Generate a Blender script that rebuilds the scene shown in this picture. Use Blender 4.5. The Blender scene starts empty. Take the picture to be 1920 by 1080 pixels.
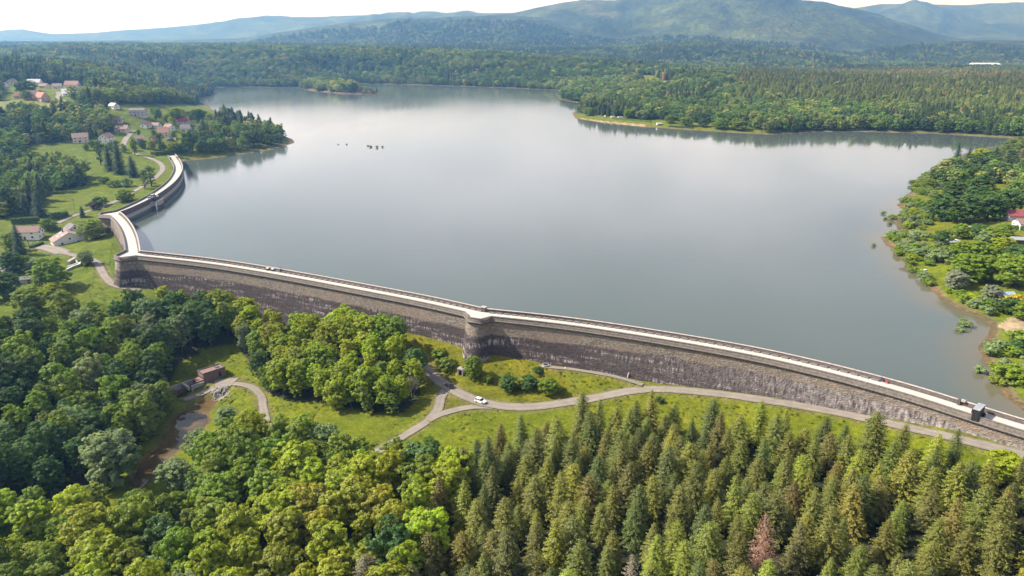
import bpy, math, random
import numpy as np
from mathutils import Vector

# ------------------------------------------------------------------ camera, sky, sun, exposure
SC = bpy.context.scene
COL = SC.collection
FPX, PITCH, CZ = 1371.0, math.radians(18.7), 106.0          # focal length in photo pixels, tilt, height over the lake
SUN_AZ, SUN_EL = math.radians(-82), math.radians(43)         # azimuth from +Y towards +X
cam_d = bpy.data.cameras.new('camera'); cam = bpy.data.objects.new('camera', cam_d); COL.objects.link(cam)
cam.location = (0, 0, CZ); cam.rotation_euler = (math.pi / 2 - PITCH, 0, 0)
cam_d.sensor_width = 36; cam_d.lens = FPX * 36 / 1920; cam_d.clip_start = 1; cam_d.clip_end = 60000
SC.camera = cam

W = bpy.data.worlds.new('World'); SC.world = W; W.use_nodes = True
wn, wl = W.node_tree.nodes, W.node_tree.links
wn.clear()
sky = wn.new('ShaderNodeTexSky'); sky.sky_type = 'NISHITA'; sky.sun_disc = False
sky.sun_elevation = SUN_EL; sky.sun_rotation = SUN_AZ
sky.altitude = 400; sky.air_density = 1.0; sky.dust_density = 5.0; sky.ozone_density = 1.0
bg = wn.new('ShaderNodeBackground'); bg.inputs['Strength'].default_value = 0.08
wo = wn.new('ShaderNodeOutputWorld')
# thin veil of high cloud, in world directions, all round the sky
wtc = wn.new('ShaderNodeTexCoord'); wmp = wn.new('ShaderNodeMapping'); wmp.inputs['Scale'].default_value = (1, 1, 3.2)
wns = wn.new('ShaderNodeTexNoise'); wns.inputs['Scale'].default_value = 2.3; wns.inputs['Detail'].default_value = 6; wns.inputs['Roughness'].default_value = .55
wrp = wn.new('ShaderNodeMapRange'); wrp.inputs[1].default_value = .40; wrp.inputs[2].default_value = .66; wrp.inputs[3].default_value = .3; wrp.inputs[4].default_value = .78
wmx = wn.new('ShaderNodeMix'); wmx.data_type = 'RGBA'; 
wsx = wn.new('ShaderNodeSeparateXYZ'); wl.new(wtc.outputs['Generated'], wsx.inputs[0])
wel = wn.new('ShaderNodeMapRange'); wel.interpolation_type = 'SMOOTHSTEP'; wl.new(wsx.outputs[2], wel.inputs[0])
wel.inputs[1].default_value = 0.; wel.inputs[2].default_value = .42; wel.inputs[3].default_value = 19.0; wel.inputs[4].default_value = 5.2
wcl = wn.new('ShaderNodeCombineColor'); wl.new(wel.outputs[0], wcl.inputs[0]); wl.new(wel.outputs[0], wcl.inputs[1])
wbl = wn.new('ShaderNodeMath'); wbl.operation = 'MULTIPLY'; wbl.inputs[1].default_value = 1.26; wl.new(wel.outputs[0], wbl.inputs[0]); wl.new(wbl.outputs[0], wcl.inputs[2])
wl.new(wcl.outputs[0], wmx.inputs[7])
wl.new(wtc.outputs['Generated'], wmp.inputs['Vector']); wl.new(wmp.outputs[0], wns.inputs['Vector'])
wl.new(wns.outputs['Fac'], wrp.inputs[0]); wl.new(wrp.outputs[0], wmx.inputs[0])
wl.new(sky.outputs[0], wmx.inputs[6]); wl.new(wmx.outputs[2], bg.inputs['Color']); wl.new(bg.outputs[0], wo.inputs[0])

sun_d = bpy.data.lights.new('sun', 'SUN'); sun_d.energy = 5.0; sun_d.angle = math.radians(.5); sun_d.color = (1, .95, .86)
sun = bpy.data.objects.new('sun', sun_d); COL.objects.link(sun)
to_sun = Vector((math.sin(SUN_AZ) * math.cos(SUN_EL), math.cos(SUN_AZ) * math.cos(SUN_EL), math.sin(SUN_EL)))
sun.rotation_euler = to_sun.to_track_quat('Z', 'Y').to_euler(); sun.location = to_sun * 500

SC.view_settings.view_transform = 'Standard'; SC.view_settings.look = 'None'
SC.view_settings.exposure = 1.0; SC.view_settings.gamma = 1; SC.view_settings.use_curve_mapping = False
SC.render.engine = 'CYCLES'
cy = SC.cycles
cy.max_bounces = 6; cy.diffuse_bounces = 3; cy.glossy_bounces = 3; cy.transmission_bounces = 4; cy.volume_bounces = 0; cy.transparent_max_bounces = 4
cy.use_denoising = True; cy.use_adaptive_sampling = True; cy.adaptive_threshold = .015
cy.caustics_reflective = False; cy.caustics_refractive = False; cy.sample_clamp_indirect = 6

# ------------------------------------------------------------------ helpers
RNG = np.random.default_rng(7)
random.seed(7)

def tag(o, label=None, cat=None, group=None, kind=None):
    if label: o['label'] = label
    if cat: o['category'] = cat
    if group: o['group'] = group
    if kind: o['kind'] = kind
    return o

def empty(name, loc=(0, 0, 0), rz=0):
    o = bpy.data.objects.new(name, None); COL.objects.link(o)
    o.location = loc; o.rotation_euler = (0, 0, rz); o.empty_display_size = .5
    return o

def mesh_np(name, v, f, mat=None, uv=None):
    """v (N,3), f (M,k) integer array"""
    v = np.asarray(v, np.float32); f = np.asarray(f, np.int32)
    me = bpy.data.meshes.new(name)
    k = f.shape[1]; M = len(f)
    me.vertices.add(len(v)); me.vertices.foreach_set('co', v.ravel())
    me.loops.add(M * k); me.loops.foreach_set('vertex_index', f.ravel())
    me.polygons.add(M); me.polygons.foreach_set('loop_start', np.arange(0, M * k, k, dtype=np.int32))
    if uv is not None:
        l = me.uv_layers.new(name='UVMap'); l.data.foreach_set('uv', np.asarray(uv, np.float32)[f.ravel()].ravel())
    me.update(calc_edges=True)
    if mat: me.materials.append(mat)
    return me

def link(name, me, parent=None, loc=None, rz=None):
    o = bpy.data.objects.new(name, me); COL.objects.link(o)
    if parent is not None: o.parent = parent
    if loc is not None: o.location = loc
    if rz is not None: o.rotation_euler = (0, 0, rz)
    return o

class MB:
    """collects polygons and links them as one mesh"""
    def __init__(s): s.v = []; s.f = []
    def poly(s, pts):
        n = len(s.v); s.v += [tuple(p) for p in pts]; s.f.append(tuple(range(n, n + len(pts)))); return s
    def hexa(s, b, t):                     # bottom ring, top ring
        n = len(s.v); k = len(b); s.v += [tuple(p) for p in b] + [tuple(p) for p in t]
        s.f.append(tuple(range(n + k - 1, n - 1, -1))); s.f.append(tuple(range(n + k, n + 2 * k)))
        for i in range(k):
            j = (i + 1) % k; s.f.append((n + i, n + j, n + k + j, n + k + i))
        return s
    def box(s, x0, x1, y0, y1, z0, z1, top=None):
        t = top or (0, 0, 0, 0)
        return s.hexa([(x0, y0, z0), (x1, y0, z0), (x1, y1, z0), (x0, y1, z0)],
                      [(x0 + t[0], y0 + t[2], z1), (x1 - t[1], y0 + t[2], z1), (x1 - t[1], y1 - t[3], z1), (x0 + t[0], y1 - t[3], z1)])
    def cyl(s, c, r, z0, z1, n=12, r2=None):
        r2 = r if r2 is None else r2
        a = [2 * math.pi * i / n for i in range(n)]
        return s.hexa([(c[0] + r * math.cos(t), c[1] + r * math.sin(t), z0) for t in a], [(c[0] + r2 * math.cos(t), c[1] + r2 * math.sin(t), z1) for t in a])
    def bar(s, a, b, r, n=6):
        a = Vector(a); b = Vector(b); d = (b - a).normalized(); q = d.to_track_quat('Z', 'Y')
        ring = [q @ Vector((r * math.cos(2 * math.pi * i / n), r * math.sin(2 * math.pi * i / n), 0)) for i in range(n)]
        return s.hexa([a + p for p in ring], [b + p for p in ring])
    def prism(s, prof, y0, y1):            # profile in x,z, swept in y
        return s.hexa([(p[0], y0, p[1]) for p in prof], [(p[0], y1, p[1]) for p in prof])
    def build(s, name, mat, parent=None, loc=None, rz=None):
        me = bpy.data.meshes.new(name); me.from_pydata(s.v, [], s.f); me.materials.append(mat); me.update()
        return link(name, me, parent, loc, rz)

# ---- value noise
_perm = np.random.default_rng(3).random((256, 256)).astype(np.float64)
def vnoise(x, y):
    xi = np.floor(x).astype(np.int64); yi = np.floor(y).astype(np.int64)
    fx = x - xi; fy = y - yi; fx = fx * fx * (3 - 2 * fx); fy = fy * fy * (3 - 2 * fy)
    g = lambda a, b: _perm[a & 255, b & 255]
    return (g(xi, yi) * (1 - fx) + g(xi + 1, yi) * fx) * (1 - fy) + (g(xi, yi + 1) * (1 - fx) + g(xi + 1, yi + 1) * fx) * fy
def fbm(x, y, sc, oc=4):
    r = 0; a = .5; t = 0
    for i in range(oc):
        r = r + a * (vnoise(x / sc + 17.3 * i, y / sc + 9.1 * i) - .5) * 2; t += a; a *= .5; sc *= .48
    return r / t
sstep = lambda a, b, x: (lambda t: t * t * (3 - 2 * t))(np.clip((x - a) / (b - a), 0, 1))

# ---- photo geometry: rays through the lens, used to survey where things stand
CP, SP = math.cos(PITCH), math.sin(PITCH)
def ray(px, py):
    a = np.asarray(px, float) - 960; b = 540 - np.asarray(py, float)
    return a, FPX * CP + b * SP, -FPX * SP + b * CP
def U(px, py, z):
    dx, dy, dz = ray(px, py); t = (z - CZ) / dz
    return float(dx * t), float(dy * t)
def project(x, y, z):
    zz = z - CZ
    d = y * CP - zz * SP
    d = np.where(d > 1, d, 1e-3)
    return 960 + FPX * x / d, 540 - FPX * (y * SP + zz * CP) / d
def inpoly(px, py, poly):
    r = np.zeros(np.shape(px), bool); n = len(poly)
    for i in range(n):
        x0, y0 = poly[i]; x1, y1 = poly[(i + 1) % n]
        if y0 == y1: continue
        c = ((y0 > py) != (y1 > py)) & (px < (x1 - x0) * (py - y0) / (y1 - y0) + x0)
        r ^= c
    return r
def segdist(x, y, P, closed=False):
    d = np.full(np.shape(x), 1e18); n = len(P); tt = np.zeros(np.shape(x))
    for i in range(n if closed else n - 1):
        ax, ay = P[i]; bx, by = P[(i + 1) % n]; ux, uy = bx - ax, by - ay; L = ux * ux + uy * uy + 1e-9
        t = np.clip(((x - ax) * ux + (y - ay) * uy) / L, 0, 1)
        dd = (x - ax - t * ux) ** 2 + (y - ay - t * uy) ** 2
        m = dd < d; d = np.where(m, dd, d); tt = np.where(m, i + t, tt)
    return np.sqrt(d), tt
def resample(P, step):
    P = np.asarray(P, float); L = np.r_[0, np.cumsum(np.linalg.norm(np.diff(P, axis=0), axis=1))]
    n = max(2, int(L[-1] / step) + 1); s = np.linspace(0, L[-1], n)
    return np.stack([np.interp(s, L, P[:, k]) for k in range(P.shape[1])], 1)
def smooth_curve(P, step, it=3):
    P = np.asarray(P, float)
    for _ in range(it):                    # Chaikin
        a = P[:-1] * .75 + P[1:] * .25; b = P[:-1] * .25 + P[1:] * .75
        q = np.empty((2 * len(a), P.shape[1])); q[0::2] = a; q[1::2] = b
        P = np.vstack([P[:1], q, P[-1:]])
    return resample(P, step)

# ------------------------------------------------------------------ materials
class NT:
    def __init__(s, name):
        s.m = bpy.data.materials.new(name); s.m.use_nodes = True; s.t = s.m.node_tree; s.n = s.t.nodes; s.n.clear()
        s.out = s.n.new('ShaderNodeOutputMaterial')
    def node(s, typ, ins=None, **kw):
        n = s.n.new(typ)
        for k, v in kw.items(): setattr(n, k, v)
        for k, v in (ins or {}).items():
            if isinstance(v, bpy.types.NodeSocket): s.t.links.new(v, n.inputs[k])
            else: n.inputs[k].default_value = v
        return n
    def noise(s, vec, scale, detail=3, rough=.55):
        i = {'Scale': scale, 'Detail': detail, 'Roughness': rough}
        if vec is not None: i['Vector'] = vec
        return s.node('ShaderNodeTexNoise', i).outputs['Fac']
    def rng(s, v, a, b, c=0., d=1.):
        return s.node('ShaderNodeMapRange', {0: v, 1: a, 2: b, 3: c, 4: d}).outputs[0]
    def mix(s, f, a, b, blend='MIX'):
        n = s.node('ShaderNodeMix', None, data_type='RGBA', blend_type=blend)
        for k, v in ((0, f), (6, a), (7, b)):
            if isinstance(v, bpy.types.NodeSocket): s.t.links.new(v, n.inputs[k])
            else: n.inputs[k].default_value = v if k == 0 else (*v, 1) if len(v) == 3 else v
        return n.outputs[2]
    def math(s, op, a, b=0.):
        return s.node('ShaderNodeMath', {0: a, 1: b}, operation=op).outputs[0]
    def bump(s, h, strength, dist):
        return s.node('ShaderNodeBump', {'Height': h, 'Strength': strength, 'Distance': dist}).outputs[0]
    def bsdf(s, color, rough=.9, normal=None, **kw):
        i = {'Base Color': color if isinstance(color, bpy.types.NodeSocket) else (*color, 1), 'Roughness': rough}
        i.update({k.replace('_', ' '): v for k, v in kw.items()})
        if normal is not None: i['Normal'] = normal
        b = s.node('ShaderNodeBsdfPrincipled', i); s.t.links.new(b.outputs[0], s.out.inputs['Surface']); return s.m
    def vcol(s, v, amt):                   # brightness multiplier grey colour
        return s.node('ShaderNodeCombineColor', {0: v, 1: v, 2: v}).outputs[0]

def simple(name, c, rough=.8, var=.25, scale=1.5, bump=0., **kw):
    t = NT(name); tc = t.node('ShaderNodeTexCoord').outputs['Object']
    n = t.noise(tc, scale, 5)
    k = t.rng(n, .25, .75, 1 - var, 1 + var)
    col = t.mix(1., c, t.vcol(k, 1), 'MULTIPLY')
    return t.bsdf(col, rough, t.bump(n, bump, .1) if bump else None, **kw)

def leaf_mat(name, inst=False, trans=.34):
    t = NT(name)
    if inst:
        base = t.node('ShaderNodeAttribute', None, attribute_type='INSTANCER', attribute_name='tint').outputs['Color']
    else:
        base = t.node('ShaderNodeObjectInfo').outputs['Color']
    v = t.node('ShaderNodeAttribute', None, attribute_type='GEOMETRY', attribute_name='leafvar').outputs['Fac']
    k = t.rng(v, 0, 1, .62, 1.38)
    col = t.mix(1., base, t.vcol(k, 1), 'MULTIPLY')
    # sprigs differ a little in hue
    col = t.node('ShaderNodeHueSaturation', {'Hue': t.rng(v, 0, 1, .488, .512), 'Saturation': 1., 'Value': 1., 'Fac': 1., 'Color': col}).outputs[0]
    d = t.node('ShaderNodeBsdfDiffuse', {'Color': col, 'Roughness': .6}).outputs[0]
    tl = t.node('ShaderNodeBsdfTranslucent', {'Color': t.mix(1., col, (1.25, 1.2, .55), 'MULTIPLY')}).outputs[0]
    m = t.node('ShaderNodeMixShader', {0: trans, 1: d, 2: tl}).outputs[0]
    g = t.node('ShaderNodeBsdfGlossy', {'Color': (.8, .85, .9, 1), 'Roughness': .55}).outputs[0]
    m = t.node('ShaderNodeMixShader', {0: .025, 1: m, 2: g}).outputs[0]
    t.t.links.new(m, t.out.inputs['Surface']); return t.m

M = {}
M['leaf'] = leaf_mat('leaf', trans=.42); M['needle'] = leaf_mat('needle', trans=.28)
M['leaf_far'] = leaf_mat('leaf_far', True, trans=.38)
M['bark'] = simple('bark', (.09, .065, .045), .95, .4, 3)
M['twig'] = simple('twig', (.22, .19, .155), .95, .3, 3)

def ground_mat():
    t = NT('ground'); tc = t.node('ShaderNodeTexCoord').outputs['Object']
    base = t.node('ShaderNodeAttribute', None, attribute_name='cover').outputs['Color']
    fine = t.noise(tc, .75, 6, .75); mid = t.noise(tc, .16, 5, .65); big = t.noise(tc, .017, 4)
    k = t.math('MULTIPLY', t.rng(fine, .3, .7, .55, 1.42), t.rng(mid, .32, .68, .72, 1.26))
    col = t.mix(1., base, t.vcol(k, 1), 'MULTIPLY')
    col = t.mix(t.rng(mid, .45, .68, 0, .38), col, t.mix(1., col, (1.35, 1.02, .7), 'MULTIPLY'))     # drier tufts
    col = t.mix(t.rng(big, .42, .62, 0, .35), col, t.mix(1., col, (.72, .92, .8), 'MULTIPLY'))
    dist = t.node('ShaderNodeVectorMath', {0: tc}, operation='LENGTH').outputs['Value']
    hillk = t.rng(dist, 2400, 3400)                                   # far slopes: whole stands of trees differ
    std = t.math('MULTIPLY', t.rng(t.noise(tc, .006, 6, .7), .36, .64, .55, 1.45), t.rng(t.noise(tc, .035, 4, .7), .36, .64, .6, 1.4))
    col = t.mix(hillk, col, t.mix(1., base, t.vcol(std, 1), 'MULTIPLY'))
    nrm = t.node('ShaderNodeBump', {'Height': t.math('ADD', t.math('ADD', fine, mid), t.math('MULTIPLY', t.math('MULTIPLY', t.noise(tc, .02, 5, .65), hillk), 60.)), 'Strength': .9, 'Distance': .5}).outputs[0]
    return t.bsdf(col, .95, nrm, Specular_IOR_Level=.15)
M['ground'] = ground_mat()

def lake_mat():
    t = NT('lake_water'); tc = t.node('ShaderNodeTexCoord').outputs['Object']
    mp = t.node('ShaderNodeMapping', {'Vector': tc, 'Rotation': (0, 0, .5), 'Scale': (1, .45, 1)}).outputs[0]
    a = t.noise(mp, .9, 4, .6); b = t.noise(mp, .12, 3, .5)
    wind = t.noise(t.node('ShaderNodeMapping', {'Vector': tc, 'Rotation': (0, 0, .3), 'Scale': (1, .35, 1)}).outputs[0], .006, 4, .55)
    lee = t.node('ShaderNodeSeparateXYZ', {0: tc}).outputs[0]
    st = t.rng(wind, .36, .62, .004, .05)
    bm = t.node('ShaderNodeBump', {'Height': t.math('ADD', a, b), 'Strength': st, 'Distance': .25}).outputs[0]
    # silt in the shallows along the right bank: the attribute holds the depth
    dep = t.node('ShaderNodeAttribute', None, attribute_name='depth').outputs['Fac']
    col = t.mix(t.rng(dep, .0, 2.6), (.115, .098, .058), (.070, .088, .080))
    return t.bsdf(col, t.math('ADD', t.rng(lee, 420, -60, .04, .08), t.rng(wind, .35, .65, 0, .06)), bm, IOR=1.333, Specular_IOR_Level=.5)
M['lake'] = lake_mat()
def pond_mat():
    t = NT('pond_water'); tc = t.node('ShaderNodeTexCoord').outputs['Object']
    n = t.noise(tc, .06, 3); r = t.noise(tc, 1.2, 3)
    return t.bsdf(t.mix(t.rng(n, .4, .6), (.045, .034, .018), (.12, .078, .03)), .03, t.bump(r, .03, .1), IOR=1.333)
M['pond'] = pond_mat()

def road_mat(name, c, dark=.75):
    t = NT(name); tc = t.node('ShaderNodeTexCoord').outputs['Object']
    n = t.noise(tc, .25, 6, .65); f = t.noise(tc, 3.5, 4, .6)
    col = t.mix(t.rng(n, .35, .65), tuple(x * dark for x in c), c)
    col = t.mix(t.rng(f, .4, .75, 0, .35), col, tuple(x * .7 for x in c))
    if name != 'crest_road':
        uv = t.node('ShaderNodeUVMap', None, uv_map='UVMap').outputs[0]; v = t.math('ABSOLUTE', t.node('ShaderNodeSeparateXYZ', {0: uv}).outputs[1])
        wheel = t.math('SUBTRACT', 1., t.math('MULTIPLY', t.math('ABSOLUTE', t.math('SUBTRACT', v, .45)), 5.))
        col = t.mix(t.math('MULTIPLY', t.rng(wheel, 0, 1), t.rng(n, .3, .7, .15, .5)), col, tuple(min(1, x * 1.35) for x in c))
        edge = t.math('ADD', v, t.rng(t.noise(tc, .8, 4, .7), .3, .7, -.28, .28))
        col = t.mix(t.rng(edge, .78, 1.05, 0, .85), col, (.10, .10, .035))
    return t.bsdf(col, .92, t.bump(f, .3, .02))
M['asphalt'] = road_mat('old_asphalt', (.205, .178, .152))
M['crest_road'] = road_mat('crest_road', (.44, .41, .37), .88)
M['gravel'] = road_mat('gravel_track', (.21, .185, .16))

def masonry():
    """dam face: UV x runs along the dam in metres, UV y is the height over the lake"""
    t = NT('dam_masonry'); uv = t.node('ShaderNodeUVMap', None, uv_map='UVMap').outputs[0]
    sep = t.node('ShaderNodeSeparateXYZ', {0: uv}); s, z = sep.outputs[0], sep.outputs[1]
    sq = t.node('ShaderNodeMapping', {'Vector': uv, 'Scale': (.85, 1.5, 1)}).outputs[0]
    vo = t.node('ShaderNodeTexVoronoi', {'Vector': sq, 'Scale': 1.1, 'Randomness': .85}, feature='F1')
    ed = t.node('ShaderNodeTexVoronoi', {'Vector': sq, 'Scale': 1.1, 'Randomness': .85}, feature='DISTANCE_TO_EDGE').outputs['Distance']
    stone = t.node('ShaderNodeSeparateColor', {0: vo.outputs['Color']}).outputs[0]
    big = t.noise(uv, .05, 4); mid = t.noise(uv, .45, 5, .65)
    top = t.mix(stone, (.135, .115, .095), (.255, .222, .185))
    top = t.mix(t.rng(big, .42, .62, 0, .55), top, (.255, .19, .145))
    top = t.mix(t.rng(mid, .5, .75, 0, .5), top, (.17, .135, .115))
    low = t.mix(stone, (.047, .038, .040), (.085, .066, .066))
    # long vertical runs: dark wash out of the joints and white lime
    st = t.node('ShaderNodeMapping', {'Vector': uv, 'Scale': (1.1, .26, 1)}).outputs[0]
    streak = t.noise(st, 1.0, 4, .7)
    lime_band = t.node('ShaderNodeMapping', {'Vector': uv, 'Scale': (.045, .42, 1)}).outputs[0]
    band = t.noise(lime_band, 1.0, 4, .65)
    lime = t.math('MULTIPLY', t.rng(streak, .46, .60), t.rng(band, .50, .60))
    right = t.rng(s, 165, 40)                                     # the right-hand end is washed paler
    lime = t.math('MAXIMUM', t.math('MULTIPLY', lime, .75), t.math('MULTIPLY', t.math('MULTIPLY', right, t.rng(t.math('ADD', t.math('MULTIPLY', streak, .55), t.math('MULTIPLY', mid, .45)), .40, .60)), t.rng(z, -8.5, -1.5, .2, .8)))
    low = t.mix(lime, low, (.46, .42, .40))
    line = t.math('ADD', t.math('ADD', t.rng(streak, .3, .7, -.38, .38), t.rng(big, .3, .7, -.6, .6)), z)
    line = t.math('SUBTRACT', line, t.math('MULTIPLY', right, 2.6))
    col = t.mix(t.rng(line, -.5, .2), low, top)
    col = t.mix(t.rng(z, 3.4, 5.2, 0, .45), col, (.15, .13, .115))         # darker, greyer stone towards the cornice
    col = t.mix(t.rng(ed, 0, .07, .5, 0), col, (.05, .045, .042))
    return t.bsdf(col, .95, t.bump(t.math('ADD', t.rng(ed, 0, .18), mid), .7, .12), Specular_IOR_Level=.2)
M['masonry'] = masonry()
def upface():
    t = NT('upstream_face'); uv = t.node('ShaderNodeUVMap', None, uv_map='UVMap').outputs[0]
    z = t.node('ShaderNodeSeparateXYZ', {0: uv}).outputs[1]
    st = t.noise(t.node('ShaderNodeMapping', {'Vector': uv, 'Scale': (1.2, .2, 1)}).outputs[0], 1., 4, .6)
    col = t.mix(st, (.26, .23, .19), (.36, .33, .28))
    zz = t.math('ADD', z, t.rng(st, .3, .7, -.35, .35))
    col = t.mix(t.rng(zz, 1.5, 2.0), (.075, .08, .07), col)              # band the lake has wetted
    col = t.mix(t.rng(zz, 3.9, 4.1), col, (.055, .045, .047))
    return t.bsdf(col, .9)
M['upface'] = upface()
M['dark_stone'] = simple('dark_stone', (.085, .072, .07), .95, .4, 1.2, .5)
M['coping'] = simple('coping_stone', (.36, .31, .27), .9, .3, .8, .3)
M['cornice'] = simple('cornice_stone', (.125, .108, .095), .95, .45, 1.3, .4)
M['bench'] = simple('block_stone', (.17, .15, .145), .95, .3, 1.3)
M['concrete'] = simple('concrete', (.34, .32, .29), .9, .25, .9, .2)
M['rubble'] = simple('rubble_stone', (.27, .25, .24), .95, .4, 2.2, .6)
M['white_wall'] = simple('white_render', (.72, .70, .66), .9, .07, .6)
M['cream_wall'] = simple('cream_render', (.62, .54, .42), .9, .08, .6)
M['grey_wall'] = simple('grey_render', (.42, .40, .42), .9, .1, .6)
M['pink_wall'] = simple('pink_render', (.50, .33, .28), .9, .1, .6)
def tiles(name, c):
    t = NT(name); tc = t.node('ShaderNodeTexCoord').outputs['Object']
    w = t.node('ShaderNodeTexWave', {'Vector': tc, 'Scale': 1.6, 'Distortion': .6, 'Detail': 2}, bands_direction='Z').outputs['Fac']
    n = t.noise(tc, .9, 5, .7)
    col = t.mix(t.rng(n, .3, .7), tuple(x * .72 for x in c), tuple(min(1, x * 1.2) for x in c))
    return t.bsdf(col, .88, t.bump(w, .5, .06))
M['tile_red'] = tiles('red_tiles', (.34, .15, .105)); M['tile_brown'] = tiles('brown_tiles', (.20, .125, .105))
M['tile_grey'] = tiles('grey_tiles', (.14, .13, .135)); M['tile_mauve'] = tiles('faded_tiles', (.24, .17, .15))
M['tile_wine'] = tiles('wine_tiles', (.20, .045, .05)); M['tile_orange'] = tiles('orange_tiles', (.27, .155, .12))
M['sheet'] = simple('grey_sheet', (.25, .26, .28), .5, .15, .5)
M['glass'] = simple('window_glass', (.02, .025, .03), .08, .1, 1)
M['wood'] = simple('brown_wood', (.10, .06, .035), .85, .3, 2)
M['black'] = simple('black_boards', (.012, .013, .014), .7, .3, 2)
M['brick'] = simple('pink_brick', (.205, .125, .108), .9, .35, 1.6, .3)
M['metal'] = simple('dark_metal', (.05, .055, .06), .45, .3, 2, Metallic=.6)
M['steel'] = simple('pale_steel', (.55, .56, .58), .4, .1, 1, Metallic=.5)
M['white_paint'] = simple('white_paint', (.8, .8, .79), .35, .03, 1)
M['car_white'] = simple('car_white', (.78, .78, .77), .22, .02, 1, Coat_Weight=.6)
M['car_black'] = simple('car_black', (.016, .017, .02), .2, .1, 1, Coat_Weight=.8)
M['car_blue'] = simple('car_blue', (.05, .09, .2), .25, .05, 1, Coat_Weight=.6)
M['car_silver'] = simple('car_silver', (.42, .43, .45), .25, .03, 1, Coat_Weight=.6)
M['tyre'] = simple('tyre', (.02, .02, .02), .85, .1, 2)
M['lamp'] = simple('lamp_glass', (.75, .75, .72), .15, .03, 1)
M['tail'] = simple('tail_lamp', (.35, .02, .015), .2, .03, 1)
M['blue_cloth'] = simple('blue_cloth', (.22, .34, .62), .8, .1, .6)
M['navy_cloth'] = simple('navy_cloth', (.02, .035, .10), .9, .1, 2)
M['red_cloth'] = simple('red_cloth', (.42, .05, .07), .9, .1, 2)
M['skin'] = simple('skin', (.45, .27, .2), .7, .05, 2)
M['teal'] = simple('teal_plastic', (.02, .25, .24), .5, .1, 1)

# ------------------------------------------------------------------ survey: dam line, shore line, ground heights
CREST = 6.0
dam_px = [[(2110, 872), (1960, 816), (1920, 805), (1830, 777), (1700, 735), (1550, 695), (1400, 661), (1200, 627), (1050, 605), (905, 590)],
          [(905, 590), (800, 566), (700, 547), (600, 528), (500, 510), (400, 494), (300, 483), (250, 478)],
          [(250, 478), (249, 465), (245, 445), (236, 425), (222, 408), (213, 402)],
          [(213, 402), (235, 394), (270, 378), (300, 360), (325, 340), (337, 318), (330, 302), (322, 292)]]
DAM = []                                   # centre line of each arc
for seg in dam_px:
    DAM.append(smooth_curve([U(px, py, CREST) for px, py in seg], 1.5, 3))
dam_line = np.vstack([a[:-1] for a in DAM[:-1]] + [DAM[-1]])

shore_px = [(350, 300), (395, 297), (440, 290), (500, 282), (548, 268), (545, 262), (528, 255), (500, 243), (470, 235), (430, 222), (400, 208), (380, 196), (360, 189),
            (378, 184), (405, 177), (396, 169), (410, 164), (480, 163), (560, 165), (572, 160), (640, 157), (700, 157), (780, 159), (880, 162), (950, 165), (1040, 169), (1060, 172),
            (1048, 181), (1052, 187), (1092, 194), (1095, 203), (1076, 212), (1082, 222), (1130, 230), (1200, 237), (1330, 246), (1440, 252), (1530, 247), (1620, 247), (1750, 250), (1850, 256),
            (1905, 259), (1905, 268), (1850, 279), (1800, 292), (1770, 306), (1745, 322), (1715, 343), (1730, 356), (1705, 366), (1692, 385), (1702, 395), (1685, 410), (1698, 425), (1692, 440), (1660, 446), (1668, 455), (1690, 475), (1712, 500), (1745, 530), (1775, 562), (1815, 580), (1848, 595), (1872, 610), (1868, 630), (1848, 655), (1866, 685), (1880, 700), (1885, 722), (1905, 748), (1945, 778)]
shore = [U(px, py, 0) for px, py in shore_px] + [(164, 176), (176, 160), tuple(dam_line[0] + np.array([6, 4]))]
LAKE = [tuple(p) for p in dam_line[::3]] + shore
SHORE = shore

# island off the far shore
ISLE = [U(px, py, 0) for px, py in [(566, 167), (590, 171), (640, 175.5), (690, 176.5), (716, 174.5), (692, 171.5), (664, 168), (640, 165), (600, 162.5), (575, 163)]]

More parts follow.
